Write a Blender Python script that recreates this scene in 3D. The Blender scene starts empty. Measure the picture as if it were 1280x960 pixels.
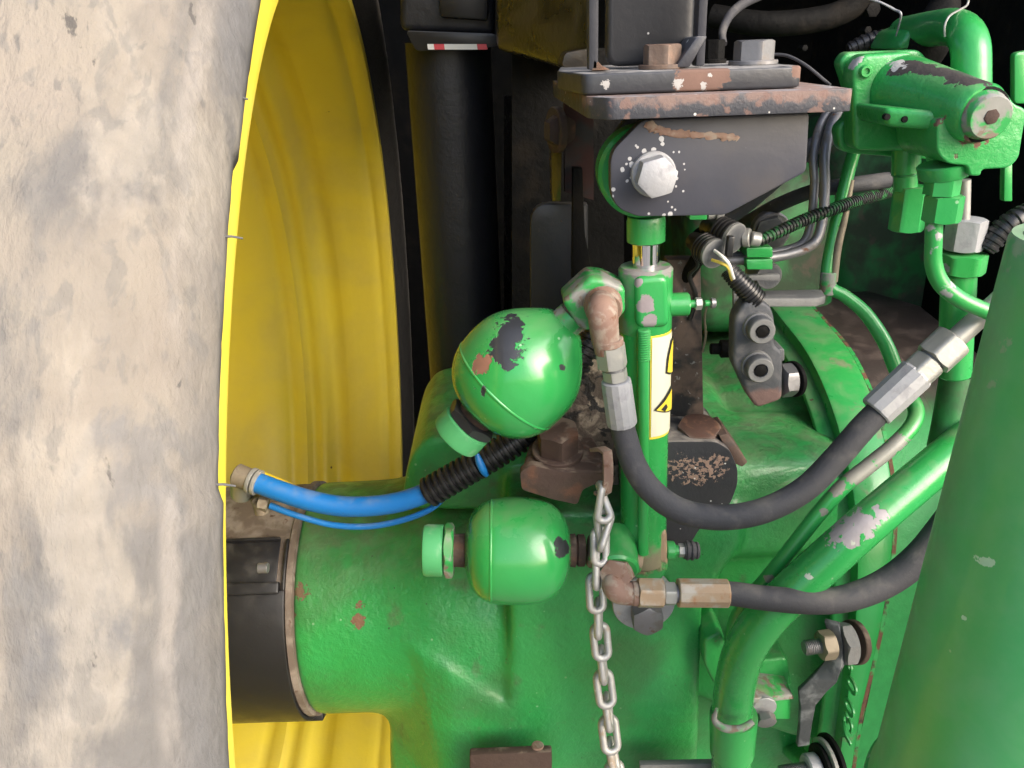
import bpy, bmesh, math, random
from mathutils import Vector as V, Matrix, noise
random.seed(7)
S = bpy.context.scene
C = S.collection
pi = math.pi
# ------------------------------------------------------------------ camera
PITCH, ROLL, FPX, CAMZ = .39, .036, 1035.0, .91
CAM = V((0, 0, CAMZ))
_fw = V((0, math.cos(PITCH), -math.sin(PITCH))); _u0 = V((0, math.sin(PITCH), math.cos(PITCH))); _r0 = V((1, 0, 0))
_rt = _r0*math.cos(ROLL) - _u0*math.sin(ROLL); _up = _u0*math.cos(ROLL) + _r0*math.sin(ROLL)
cd = bpy.data.cameras.new('camera'); cam = bpy.data.objects.new('camera', cd); C.objects.link(cam)
cd.sensor_width = 36; cd.lens = FPX/1280*36; cd.clip_start = .01; cd.clip_end = 2000
M4 = Matrix((_rt, _up, -_fw)).transposed().to_4x4(); M4.translation = CAM
cam.matrix_world = M4
S.camera = cam
# ------------------------------------------------------------------ light
SUN = V((.64, -.58, .50)).normalized()
w = bpy.data.worlds.new('World'); S.world = w; w.use_nodes = True
nt = w.node_tree; bg = nt.nodes['Background']
sky = nt.nodes.new('ShaderNodeTexSky'); sky.sky_type = 'NISHITA'; sky.sun_disc = False
sky.sun_elevation = math.asin(SUN.z); sky.sun_rotation = math.atan2(SUN.x, SUN.y)
sky.air_density = 1.0; sky.dust_density = 4.0; sky.ozone_density = 1.0
nt.links.new(sky.outputs[0], bg.inputs[0]); bg.inputs[1].default_value = .15
ld = bpy.data.lights.new('sun', 'SUN'); ld.energy = 1.15; ld.angle = math.radians(54); ld.color = (1, .985, .965)
lo = bpy.data.objects.new('sun', ld); C.objects.link(lo); lo.rotation_euler = SUN.to_track_quat('Z', 'Y').to_euler()
S.view_settings.view_transform = 'Standard'; S.view_settings.look = 'None'; S.view_settings.exposure = 1.4; S.view_settings.gamma = 1
S.render.engine = 'CYCLES'
try: S.cycles.use_denoising = True
except Exception: pass

# ------------------------------------------------------------------ pixel -> place helpers
def ray(px, py): return (_fw + _rt*((px-640)/FPX) + _up*((480-py)/FPX))
def W(px, py, y):
    d = ray(px, py); return CAM + d*(y/d.y)
def WZ(px, py, z):
    d = ray(px, py); return CAM + d*((z-CAMZ)/d.z)
def WX(px, py, x):
    d = ray(px, py); return CAM + d*(x/d.x)
def mpp(p): return (V(p)-CAM).dot(_fw)/FPX
# ------------------------------------------------------------------ materials
class NT:
    def __init__(s, m):
        s.t = m.node_tree; s.n = s.t.nodes; s.l = s.t.links
    def new(s, t, **k):
        n = s.n.new(t)
        for a, b in k.items(): setattr(n, a, b)
        return n
    def put(s, inp, v):
        if hasattr(v, 'is_output') or isinstance(v, bpy.types.NodeSocket): s.l.new(v, inp)
        else: inp.default_value = v
    def math(s, op, a, b=0, clamp=False, c=None):
        n = s.new('ShaderNodeMath', operation=op, use_clamp=clamp); s.put(n.inputs[0], a); s.put(n.inputs[1], b)
        if c is not None: s.put(n.inputs[2], c)
        return n.outputs[0]
    def ramp(s, v, lo, hi):
        n = s.new('ShaderNodeMapRange', interpolation_type='SMOOTHSTEP'); s.put(n.inputs[0], v)
        n.inputs[1].default_value = lo; n.inputs[2].default_value = hi; return n.outputs[0]
    def noise(s, co, scale, detail=4, dist=0, rough=.55):
        n = s.new('ShaderNodeTexNoise'); s.put(n.inputs['Vector'], co); n.inputs['Scale'].default_value = scale
        n.inputs['Detail'].default_value = detail; n.inputs['Distortion'].default_value = dist; n.inputs['Roughness'].default_value = rough
        return n.outputs[0]
def c4(c): return (c[0], c[1], c[2], 1)
def mat(name, col, rough=.5, metal=0., layers=(), var=.12, vscale=30, bump=(), coat=0, org=V((0, 0, 0)), rvar=.12, stretch=None, spec=.5):
    m = bpy.data.materials.new(name); m.use_nodes = True; k = NT(m); b = k.n['Principled BSDF']
    tc = k.new('ShaderNodeTexCoord'); co = tc.outputs['Object']
    if stretch:
        mp = k.new('ShaderNodeMapping'); k.l.new(co, mp.inputs[0]); mp.inputs['Scale'].default_value = stretch; sco = mp.outputs[0]
    else: sco = co
    geo = k.new('ShaderNodeNewGeometry')
    def masked(spec_):
        out = None
        for ms in spec_:
            t = ms[0]
            if t == 'noise':
                nv = k.noise(sco, ms[1], ms[4] if len(ms) > 4 else 5, ms[5] if len(ms) > 5 else .3)
                v = k.ramp(nv, ms[2], ms[3])
            elif t == 'up':
                sx = k.new('ShaderNodeSeparateXYZ'); k.l.new(geo.outputs['True Normal' if len(ms) > 3 else 'Normal'], sx.inputs[0]); v = k.ramp(sx.outputs[2], ms[1], ms[2])
            elif t in 'xyz':
                sx = k.new('ShaderNodeSeparateXYZ'); k.l.new(co, sx.inputs[0])
                o = {'x': 0, 'y': 1, 'z': 2}[t]
                nn = k.noise(co, ms[3] if len(ms) > 3 else 60, 5)
                am = ms[4] if len(ms) > 4 else .02; val = k.math('MULTIPLY_ADD', nn, am*2, c=k.math('SUBTRACT', sx.outputs[o], am))
                v = k.ramp(val, ms[1]-org[o], ms[2]-org[o]) if ms[1] < ms[2] else k.math('SUBTRACT', 1, k.ramp(val, ms[2]-org[o], ms[1]-org[o]))
            elif t == 'speck':       # scattered small spots: scale, radius, share
                vo = k.new('ShaderNodeTexVoronoi'); k.l.new(co, vo.inputs['Vector']); vo.inputs['Scale'].default_value = ms[1]
                sx = k.new('ShaderNodeSeparateColor'); k.l.new(vo.outputs['Color'], sx.inputs[0])
                rr = k.math('MULTIPLY', k.ramp(sx.outputs[0], 1-ms[3], 1), ms[2])
                v = k.ramp(k.math('SUBTRACT', rr, vo.outputs['Distance']), 0, .06)
            elif t == 'chips':       # list of (point, radius), noise scale, amplitude
                nn = k.math('ADD', k.math('MULTIPLY', k.noise(co, ms[2], 5, .2, .62), ms[3]*4.4), k.math('MULTIPLY', k.noise(co, ms[2]*2.7, 3, .4), ms[3]*1.2)); nn = k.math('SUBTRACT', nn, ms[3]*2.8)
                cx = k.new('ShaderNodeCombineXYZ')
                for ii, (bv, wt) in enumerate(((_rt, 1), (_up, 1), (_fw, .35))):
                    dn = k.new('ShaderNodeVectorMath', operation='DOT_PRODUCT'); k.l.new(co, dn.inputs[0]); dn.inputs[1].default_value = bv*wt; k.l.new(dn.outputs['Value'], cx.inputs[ii])
                v = None
                for (p, r) in ms[1]:
                    pl_c = V(p)-org; pl_c = V((pl_c.dot(_rt), pl_c.dot(_up), pl_c.dot(_fw)*.35))
                    vm = k.new('ShaderNodeVectorMath', operation='DISTANCE'); k.l.new(cx.outputs[0], vm.inputs[0]); vm.inputs[1].default_value = pl_c
                    dd = k.math('ADD', k.math('DIVIDE', vm.outputs['Value'], r), nn)
                    q = k.math('SUBTRACT', 1, k.ramp(dd, .88, 1.0))
                    v = q if v is None else k.math('MAXIMUM', v, q)
            elif t == 'dir':         # along a direction from a point: point, direction, lo, hi, noise scale, amplitude
                dn = k.new('ShaderNodeVectorMath', operation='DOT_PRODUCT'); k.l.new(co, dn.inputs[0]); dn.inputs[1].default_value = V(ms[2])
                val = k.math('MULTIPLY_ADD', k.noise(co, ms[5], 5), ms[6]*2, c=k.math('SUBTRACT', dn.outputs['Value'], (V(ms[1])-org).dot(V(ms[2]))+ms[6]))
                v = k.ramp(val, min(ms[3], ms[4]), max(ms[3], ms[4]))
                if ms[3] > ms[4]: v = k.math('SUBTRACT', 1, v)
            elif t == 'radial':      # distance from an axis through the thing's origin: axis, lo, hi, noise scale, amplitude
                cp_ = k.new('ShaderNodeVectorMath', operation='CROSS_PRODUCT'); k.l.new(co, cp_.inputs[0]); cp_.inputs[1].default_value = V(ms[1])
                ln = k.new('ShaderNodeVectorMath', operation='LENGTH'); k.l.new(cp_.outputs[0], ln.inputs[0])
                val = k.math('MULTIPLY_ADD', k.noise(co, ms[4], 5), ms[5]*2, c=k.math('SUBTRACT', ln.outputs['Value'], ms[5]))
                v = k.ramp(val, min(ms[2], ms[3]), max(ms[2], ms[3]))
                if ms[2] > ms[3]: v = k.math('SUBTRACT', 1, v)
            elif t == 'edge':
                v = k.ramp(geo.outputs['Pointiness'], ms[1], ms[2])
            elif t == 'const': v = ms[1]
            out = v if out is None else k.math('MULTIPLY', out, v)
        return out
    nv = k.noise(sco, vscale, 6, .4)
    hs = k.new('ShaderNodeHueSaturation'); hs.inputs['Color'].default_value = c4(col)
    k.l.new(k.math('MULTIPLY_ADD', nv, 2*var, c=1-var), hs.inputs['Value'])
    nv2 = k.noise(co, vscale*.37+3, 3, 0); k.l.new(k.math('MULTIPLY_ADD', nv2, var*.25, c=.5-var*.125), hs.inputs['Hue'])
    cc = hs.outputs[0]; rr = k.math('MULTIPLY_ADD', k.noise(sco, vscale*2.3, 5), 2*rvar, c=rough-rvar, clamp=True); mm = metal; hgt = None
    for L in layers:
        mk = masked(L['mask'])
        if L.get('a', 1) != 1: mk = k.math('MULTIPLY', mk, L['a'])
        mx = k.new('ShaderNodeMix', data_type='RGBA'); k.l.new(mk, mx.inputs[0]); k.put(mx.inputs[6], cc)
        h2 = k.new('ShaderNodeHueSaturation'); h2.inputs['Color'].default_value = c4(L['col'])
        lv = L.get('var', .25); k.l.new(k.math('MULTIPLY_ADD', k.noise(co, L.get('ns', 120), 5), 2*lv, c=1-lv), h2.inputs['Value'])
        k.l.new(h2.outputs[0], mx.inputs[7]); cc = mx.outputs[2]
        f = k.new('ShaderNodeMix', data_type='FLOAT'); k.l.new(mk, f.inputs[0]); k.put(f.inputs[2], rr); f.inputs[3].default_value = L.get('rough', .8); rr = f.outputs[0]
        f = k.new('ShaderNodeMix', data_type='FLOAT'); k.l.new(mk, f.inputs[0]); k.put(f.inputs[2], mm); f.inputs[3].default_value = L.get('metal', 0); mm = f.outputs[0]
        if L.get('h'):
            t = k.math('MULTIPLY', mk, L['h']); hgt = t if hgt is None else k.math('ADD', hgt, t)
    k.put(b.inputs['Base Color'], cc); k.put(b.inputs['Roughness'], rr); k.put(b.inputs['Metallic'], mm)
    b.inputs['Specular IOR Level'].default_value = spec
    if coat: b.inputs['Coat Weight'].default_value = coat; b.inputs['Coat Roughness'].default_value = .12
    for (sc, am) in bump:                # relief height in metres
        t = k.math('MULTIPLY', k.noise(sco, sc, 6, .2, .6), am); hgt = t if hgt is None else k.math('ADD', hgt, t)
    if hgt is not None:
        bp = k.new('ShaderNodeBump'); bp.inputs['Strength'].default_value = 1; bp.inputs['Distance'].default_value = 1
        k.l.new(hgt, bp.inputs['Height']); k.l.new(bp.outputs[0], b.inputs['Normal'])
    return m
GRN = (.028, .285, .066)
RUST = (.13, .062, .036); DUST = (.30, .25, .19); MUD = (.17, .13, .10); PRIM = (.022, .024, .028); STEEL = (.45, .45, .45)
def green(name='green_paint', layers=(), org=V((0, 0, 0)), rough=.3, dust=.25, bump=((90, .0004), (700, .00006)), col=GRN, chip=.73, coat=.25):
    return mat(name, col, rough, 0, [
        dict(col=DUST, mask=[('up', .35, 1.0), ('noise', 45, .38, .66)], a=dust, rough=.9),
        dict(col=(.11, .075, .05), mask=[('noise', 130, chip, chip+.03)], rough=.85, h=-.0002),
        dict(col=(.30, .5, .30), mask=[('speck', 130, .16, .12)], rough=.6, a=.7)] + list(layers), var=.10, vscale=22, bump=bump, coat=coat, org=org, rvar=.08)
MT = {}
MT['green'] = green()
MT['green_cast'] = green('green_cast_paint', rough=.36, dust=.35, bump=((60, .0012), (260, .00045), (900, .0001)), chip=.70)
MT['green_old'] = green('green_worn_paint', layers=[dict(col=(.22, .22, .20), mask=[('noise', 75, .44, .56)], rough=.7), dict(col=(.17, .13, .10), mask=[('noise', 90, .55, .63)], rough=.9)], dust=.6)
MT['cap'] = mat('faded_mint_cap', (.070, .34, .13), .5, 0, [dict(col=(.30, .42, .30), mask=[('noise', 60, .52, .7)], a=.6, rough=.8), dict(col=GRN, mask=[('noise', 40, .58, .66)], a=.8)], bump=((300, .0001),))
MT['green_scuff'] = green('green_scuffed_paint', layers=[dict(col=(.36, .36, .38), mask=[('noise', 60, .60, .64)], rough=.45, metal=.4)])
MT['green_shade'] = mat('shade_dark_green_paint', (.016, .16, .04), .45, 0, [dict(col=(.028, .028, .02), mask=[('noise', 22, .36, .60)], a=.85), dict(col=(.08, .06, .045), mask=[('noise', 50, .56, .7)], a=.7)], bump=((120, .0004),))  # green and its oil film are darkened to stand in for shade
MT['yellow'] = mat('yellow_rim_paint', (.70, .57, .052), .38, 0, [
    dict(col=(.42, .34, .14), mask=[('noise', 9, .42, .75)], a=.3, rough=.8),
    dict(col=(.12, .07, .03), mask=[('speck', 32, .10, .10)], rough=.8),
    dict(col=(.10, .06, .03), mask=[('noise', 60, .74, .76)], rough=.8)], var=.06, vscale=8, bump=((25, .0008), (300, .0001)), coat=.1)
MT['black'] = mat('black_satin_paint', (.022, .023, .027), .38, 0, [
    dict(col=(.24, .22, .19), mask=[('up', .5, 1), ('noise', 40, .35, .7)], a=.55, rough=.9),
    dict(col=(.55, .55, .54), mask=[('speck', 150, .18, .10)], rough=.6),
    dict(col=RUST, mask=[('noise', 85, .68, .71)], rough=.9, h=.0002)], bump=((200, .0002),), var=.2)
MT['charcoal'] = mat('charcoal_paint', (.033, .035, .044), .45, 0, [
    dict(col=(.24, .23, .22), mask=[('up', .5, 1), ('noise', 60, .3, .65)], a=.8, rough=.9),
    dict(col=(.75, .75, .73), mask=[('speck', 120, .2, .16)], rough=.6),
    dict(col=RUST, mask=[('noise', 75, .70, .73)], rough=.9, h=.0002)], bump=((150, .0003), (700, .0001)), var=.12)
MT['rubber'] = mat('black_rubber', (.036, .037, .044), .72, 0, [dict(col=(.16, .15, .14), mask=[('noise', 70, .5, .8)], a=.4, rough=.9), dict(col=(.15, .14, .125), mask=[('up', .2, .95), ('noise', 35, .40, .65)], a=.45, rough=.95),
    dict(col=(.25, .24, .22), mask=[('speck', 160, .13, .10)], a=.7)], bump=((520, .0003), (60, .0006)), var=.25)
MT['plastic'] = mat('black_plastic', (.014, .014, .016), .36, 0, [dict(col=(.16, .15, .13), mask=[('up', .3, 1), ('noise', 60, .42, .75)], a=.3, rough=.9)], bump=((300, .0001),), var=.2)
MT['duct'] = mat('black_duct_plastic', (.013, .014, .019), .46, 0, [dict(col=(.15, .14, .12), mask=[('speck', 60, .08, .06)], rough=.9)], bump=((25, .0015), (200, .0002)), var=.2)
MT['shade_grime'] = mat('oily_shade_dark_metal', (.006, .006, .006), .7, 0, [dict(col=(.022, .018, .014), mask=[('noise', 25, .5, .7)], a=.6, rough=.9)], bump=((60, .002),), var=.4, spec=.12)  # near-black colour stands in for deep shade, over some oily grime
MT['glossblack'] = mat('glossy_black_frame_paint', (.013, .012, .010), .26, 0, [dict(col=(.06, .045, .026), mask=[('noise', 30, .45, .7)], a=.7, rough=.7)], bump=((30, .002), (200, .0003)), var=.3, coat=.3)
MT['rust'] = mat('rusty_steel', (.085, .045, .030), .85, .1, [dict(col=(.15, .075, .045), mask=[('noise', 120, .5, .68)], rough=.95), dict(col=(.06, .04, .035), mask=[('noise', 60, .55, .7)], rough=.9),
    dict(col=(.22, .18, .15), mask=[('edge', .53, .6)], a=.5, rough=.6)], bump=((150, .0006), (700, .0002)), var=.3)
MT['rust_dark'] = mat('dark_rusty_casting', (.060, .038, .029), .85, .1, [dict(col=(.20, .155, .12), mask=[('up', .2, 1), ('noise', 70, .45, .62)], a=.8, rough=.95),
    dict(col=(.11, .052, .032), mask=[('noise', 50, .54, .68)], rough=.9)], bump=((90, .0012), (500, .0002)), var=.3)
MT['rust_pink'] = mat('pinkish_rust_paint', (.215, .135, .10), .8, 0, [dict(col=(.28, .23, .185), mask=[('noise', 90, .48, .62)], rough=.9), dict(col=(.16, .08, .05), mask=[('noise', 140, .58, .68)], rough=.9)], bump=((250, .0003),), var=.2)
MT['tan'] = mat('tan_tarnished_zinc', (.36, .26, .165), .55, .25, [dict(col=(.42, .38, .32), mask=[('noise', 60, .48, .64)], rough=.5, metal=.4), dict(col=(.34, .19, .10), mask=[('noise', 110, .58, .70)], rough=.85)], bump=((300, .0002),), var=.15)
MT['zinc'] = mat('pale_zinc_plate', (.33, .33, .31), .42, .45, [dict(col=(.34, .32, .27), mask=[('noise', 70, .5, .75)], a=.7, rough=.7), dict(col=(.45, .24, .10), mask=[('noise', 90, .68, .76)], a=.8, rough=.8)], bump=((250, .0002),), var=.12)
MT['zinc_white'] = mat('white_oxidised_zinc', (.31, .315, .33), .5, .2, [dict(col=(.21, .21, .225), mask=[('noise', 120, .5, .7)], a=.8), dict(col=(.40, .30, .2), mask=[('noise', 60, .66, .74)], a=.6)], bump=((300, .0003),), var=.12)
MT['steel'] = mat('grey_dull_steel', (.21, .21, .22), .45, .6, [dict(col=(.14, .12, .10), mask=[('noise', 70, .5, .7)], a=.8, rough=.8), dict(col=RUST, mask=[('noise', 90, .66, .74)], rough=.9)], bump=((250, .0002),), var=.2)
MT['cast'] = mat('grey_cast_bracket', (.075, .08, .09), .6, .3, [dict(col=(.17, .165, .16), mask=[('noise', 90, .52, .72)], a=.7, rough=.9), dict(col=(.22, .22, .21), mask=[('edge', .52, .58)], a=.7)], bump=((200, .0006), (900, .0002)), var=.25)
MT['chrome'] = mat('chrome_rod', (.75, .75, .77), .08, 1, [], bump=(), var=.02)
MT['galv'] = mat('galvanised_chain', (.44, .435, .42), .5, .55, [dict(col=(.36, .26, .17), mask=[('noise', 55, .55, .7)], a=.85, rough=.8), dict(col=(.70, .69, .66), mask=[('noise', 160, .6, .75)], rough=.5)], bump=((400, .0002),), var=.15)
MT['blue'] = mat('blue_air_hose', (.008, .15, .46), .45, 0, [dict(col=(.22, .25, .26), mask=[('up', .2, 1), ('noise', 60, .4, .7)], a=.35, rough=.9), dict(col=(.3, .3, .3), mask=[('speck', 140, .12, .1)])], bump=((300, .00015),), var=.1)
MT['yhose'] = mat('yellow_hose', (.70, .52, .02), .45, 0, [], var=.1)
MT['brass'] = mat('dull_brass', (.22, .19, .135), .6, .3, [dict(col=(.14, .11, .08), mask=[('noise', 90, .5, .68)], a=.8, rough=.9)], bump=((250, .0002),), var=.2)
MT['white'] = mat('white_print', (.78, .78, .76), .5, 0, [], var=.05); MT['red'] = mat('red_reflector', (.62, .05, .07), .35, 0, [], var=.1)
MT['sticker'] = mat('cream_sticker', (.62, .60, .46), .45, 0, [dict(col=(.4, .38, .3), mask=[('noise', 60, .6, .8)], a=.4)], var=.05)
MT['styellow'] = mat('sticker_yellow', (.74, .58, .05), .45, 0, [], var=.05); MT['ink'] = mat('black_ink', (.02, .02, .02), .5, 0, [], var=.05)
MT['brownring'] = mat('grimy_brown_band', (.075, .055, .048), .6, .1, [dict(col=(.19, .14, .11), mask=[('noise', 40, .45, .7)], a=.7, rough=.9), dict(col=(.02, .02, .02), mask=[('noise', 30, .58, .68)], a=.7)], bump=((70, .0008), (400, .0002)), var=.3)
MT['cork'] = mat('crusted_dirt', (.10, .085, .07), .95, 0, [dict(col=(.30, .26, .21), mask=[('noise', 55, .50, .62)], rough=1), dict(col=(.015, .015, .016), mask=[('noise', 70, .55, .60, 6, .6)], rough=.5)], bump=((60, .004), (250, .001)), var=.4)
MT['wire_y'] = mat('yellow_wire', (.75, .55, .10), .5, 0); MT['wire_w'] = mat('white_wire', (.75, .73, .68), .5, 0)
MT['nib'] = mat('grey_rubber_nib', (.10, .10, .10), .7, 0)
WAX = V((math.cos(.041)*math.cos(-.032), math.sin(.041)*math.cos(-.032), math.sin(-.032)))
MT['tyre'] = mat('mud_caked_tyre_rubber', (.212, .188, .156), .92, 0, [
    dict(col=(.165, .148, .128), mask=[('noise', 12, .42, .64, 8, .5)], a=.8, rough=.9),
    dict(col=(.085, .086, .090), mask=[('noise', 15, .49, .62, 9, .7)], a=.72, rough=.85),
    dict(col=(.115, .115, .118), mask=[('noise', 40, .54, .64, 9, .5)], a=.7, rough=.85),
    dict(col=(.075, .074, .075), mask=[('noise', 30, .485, .50, 7, 1.6), ('noise', 30, .515, .50, 7, 1.6), ('noise', 8, .5, .6)] if 0 else [('noise', 95, .60, .68, 6, 1.2), ('noise', 9, .46, .58)], a=.7),
    dict(col=(.25, .226, .19), mask=[('noise', 48, .50, .64, 8)], a=.6),
    dict(col=(.12, .115, .108), mask=[('noise', 150, .53, .62, 6, .5)], a=.5),
    dict(col=(.05, .047, .045), mask=[('noise', 85, .68, .71, 6)], a=.8),
    dict(col=(.115, .115, .12), mask=[('radial', WAX, .527, .510, 30, .007), ('noise', 20, .33, .55)], a=.6),
    dict(col=(.235, .215, .195), mask=[('radial', WAX, .5185, .5215, 30, .005), ('radial', WAX, .5270, .5235, 30, .005), ('noise', 25, .4, .55)], a=.6),
    dict(col=(.016, .016, .017), mask=[('radial', WAX, .500, .488, 40, .003)])], bump=((18, .003), (70, .0022), (240, .0014)), var=.2, vscale=40, stretch=(1.0, .5, .36))  # inner sidewall: bare rubber, its black also standing in for shade

# ------------------------------------------------------------------ mesh collector
def frame(ax):
    ax = V(ax).normalized(); t = V((0, 0, 1)) if abs(ax.z) < .9 else V((1, 0, 0))
    u = t.cross(ax).normalized(); return ax, u, ax.cross(u)
class MB:
    def __init__(s): s.v = []; s.f = []
    def add(s, vs, fs):
        o = len(s.v); s.v += [V(p) for p in vs]; s.f += [[i+o for i in f] for f in fs]; return s
    def rings(s, R, closed=False, caps=True):
        n = len(R[0]); vs = [p for r in R for p in r]; fs = []
        m = len(R)
        for i in range(m if closed else m-1):
            a, b = i*n, ((i+1) % m)*n
            for j in range(n): k = (j+1) % n; fs.append([a+j, a+k, b+k, b+j])
        if caps and not closed: fs.append(list(range(n))[::-1]); fs.append([(m-1)*n+j for j in range(n)])
        return s.add(vs, fs)
    def lathe(s, o, ax, prof, seg=40, caps=True, a0=None, rfun=None):
        o = V(o); a, u, v = frame(ax)
        return s.rings([[o + a*t + (u*math.cos(q)+v*math.sin(q))*(r if not rfun else rfun(t, r, q)) for q in [2*pi*j/seg for j in range(seg)]] for t, r in prof], caps=caps)
    def cyl(s, p, q, r, r2=None, seg=32, ch=None):
        p, q = V(p), V(q); L = (q-p).length; r2 = r if r2 is None else r2
        ch = min(r, r2, L)*.12 if ch is None else ch
        pr = [(0, r-ch), (ch, r), (L-ch, r2), (L, r2-ch)] if ch > 0 else [(0, r), (L, r2)]
        return s.lathe(p, q-p, pr, seg)
    def hex(s, p, ax, af, h, rot=0, seg=48, both=False, hole=None):
        p = V(p); a, u, v = frame(ax); af = af/2
        def hr(q):
            x = ((q-rot) % (pi/3)) - pi/6; return af/math.cos(x)
        Q = [2*pi*j/seg for j in range(seg)]; R = []
        def ring(fn): R.append([p + a*fn(q)[0] + (u*math.cos(q)+v*math.sin(q))*fn(q)[1] for q in Q])
        c = lambda q: (hr(q)-af*.97)*.6
        if both: ring(lambda q: (0, af*.97)); ring(lambda q: (c(q), hr(q)))
        else: ring(lambda q: (0, hr(q)))
        ring(lambda q: (h-c(q), hr(q))); ring(lambda q: (h, af*.96))
        if hole: ring(lambda q: (h, hole)); ring(lambda q: (h*.6, hole))
        return s.rings(R)
    def tube(s, path, r, seg=18, caps=True):
        P = [V(p) for p in path]; n = len(P); R = []; T = []
        for i in range(n): T.append((P[min(i+1, n-1)]-P[max(i-1, 0)]).normalized())
        a, u, _ = frame(T[0])
        for i in range(n):
            u = (u - T[i]*u.dot(T[i])).normalized(); v = T[i].cross(u); rr = r[i] if hasattr(r, '__len__') else r
            R.append([P[i] + (u*math.cos(2*pi*j/seg)+v*math.sin(2*pi*j/seg))*rr for j in range(seg)])
        return s.rings(R, caps=caps)
    def prism(s, poly, ex):
        n = len(poly); ex = V(ex); P = [V(p) for p in poly]
        nrm = V((0, 0, 0))
        for i in range(n): nrm += P[i].cross(P[(i+1) % n])
        if nrm.dot(ex) > 0: P = P[::-1]
        return s.add(P + [p+ex for p in P], [list(range(n)), [n+i for i in range(n)][::-1]] + [[i, n+i, n+(i+1) % n, (i+1) % n] for i in range(n)])
    def box(s, c, sx, sy, sz, R=None):
        R = R or Matrix.Identity(3); c = V(c)
        q = [c + R @ V((x*sx/2, y*sy/2, z*sz/2)) for x in (-1, 1) for y in (-1, 1) for z in (-1, 1)]
        return s.add(q, [[0, 1, 3, 2], [4, 6, 7, 5], [0, 4, 5, 1], [2, 3, 7, 6], [0, 2, 6, 4], [1, 5, 7, 3]])
def spline(pts, k=8):
    """pts of equal length tuples -> Catmull-Rom samples"""
    P = [pts[0]] + list(pts) + [pts[-1]]; out = []
    for i in range(1, len(P)-2):
        a, b, c, d = P[i-1:i+3]
        for j in range(k):
            t = j/k; t2 = t*t; t3 = t2*t
            out.append(tuple(.5*((2*b[m]) + (-a[m]+c[m])*t + (2*a[m]-5*b[m]+4*c[m]-d[m])*t2 + (-a[m]+3*b[m]-3*c[m]+d[m])*t3) for m in range(len(b))))
    out.append(tuple(pts[-1])); return out
def ptube(mb, pts, k=8, seg=18, caps=True):
    """pixel path (px, py, y, r in px)"""
    q = spline(pts, k); P = [W(a, b, c) for a, b, c, _ in q]
    return mb.tube(P, [r*mpp(p) for p, (_, _, _, r) in zip(P, q)], seg, caps)
def corrug(mb, pts, pitch_px, amp=.16, seg=20):
    q = spline(pts, 24); P = [W(a, b, c) for a, b, c, _ in q]; R = [r*mpp(p) for p, (_, _, _, r) in zip(P, q)]
    L = [0]
    for i in range(1, len(P)): L.append(L[-1]+(P[i]-P[i-1]).length)
    pit = pitch_px*mpp(P[len(P)//2]); n = max(2, int(L[-1]/pit)); pp, rr = [], []
    def at(s):
        for i in range(1, len(L)):
            if L[i] >= s or i == len(L)-1:
                t = (s-L[i-1])/max(1e-9, L[i]-L[i-1]); return P[i-1].lerp(P[i], t), R[i-1]+(R[i]-R[i-1])*t
    for i in range(n):
        for f, a in ((0., 1-amp), (.28, 1-amp), (.38, .99), (.6, 1), (.82, .99), (.92, 1-amp)):
            p, r = at((i+f)/n*L[-1]); pp.append(p); rr.append(r*a)
    return mb.tube(pp, rr, seg)
def build(name, mb, m, parent=None, bevel=0, smooth=38, seg=2, clean=True):
    me = bpy.data.meshes.new(name); bm = bmesh.new()
    off = parent['_o'] if parent is not None else (0, 0, 0); off = V(off)
    vs = [bm.verts.new(p-off) for p in mb.v]
    for f in mb.f:
        try: bm.faces.new([vs[i] for i in f])
        except ValueError: pass
    if clean: bmesh.ops.remove_doubles(bm, verts=bm.verts, dist=1e-6)
    bmesh.ops.recalc_face_normals(bm, faces=bm.faces)
    if bevel:
        bm.normal_update()
        ed = [e for e in bm.edges if len(e.link_faces) == 2 and e.calc_face_angle(0) > math.radians(28)]
        bmesh.ops.bevel(bm, geom=ed, offset=bevel, segments=seg, profile=.5, affect='EDGES', clamp_overlap=True)
    bm.normal_update(); bm.to_mesh(me); bm.free()
    me.materials.append(m if not isinstance(m, str) else MT[m])
    me.shade_smooth() if hasattr(me, 'shade_smooth') else [setattr(p, 'use_smooth', True) for p in me.polygons]
    try: me.set_sharp_from_angle(angle=math.radians(smooth))
    except Exception: pass
    o = bpy.data.objects.new(name, me); C.objects.link(o)
    if parent is not None: o.parent = parent; o['_o'] = list(off)
    return o
ROOTS = []
def thing(name, label, cat, loc, group=None):
    o = bpy.data.objects.new(name, None); C.objects.link(o); o.location = V(loc); o.empty_display_size = .02
    o['_o'] = list(V(loc)); o['label'] = label; o['category'] = cat
    if group: o['group'] = group
    return o
def single(name, label, cat, mb, m, group=None, **k):
    """a thing that is one mesh, its origin at its own lowest point's middle"""
    xs = [p.x for p in mb.v]; ys = [p.y for p in mb.v]; zs = [p.z for p in mb.v]
    loc = V(((min(xs)+max(xs))/2, (min(ys)+max(ys))/2, min(zs)))
    mb.v = [p-loc for p in mb.v]; o = build(name, mb, m, None, **k); o.location = loc
    o['label'] = label; o['category'] = cat
    if group: o['group'] = group
    return o
def rounded(poly, r, n=5):
    """round the corners of a 3-D polygon"""
    P = [V(p) for p in poly]; out = []
    for i, p in enumerate(P):
        a = P[i-1]-p; b = P[(i+1) % len(P)]-p; q = min(r if not hasattr(r, '__len__') else r[i], a.length*.45, b.length*.45)
        if q < 1e-5: out.append(p); continue
        s, e = p+a.normalized()*q, p+b.normalized()*q
        for j in range(n+1):
            t = j/n; out.append(s*(1-t)**2 + p*2*t*(1-t) + e*t*t)
    return out
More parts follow.
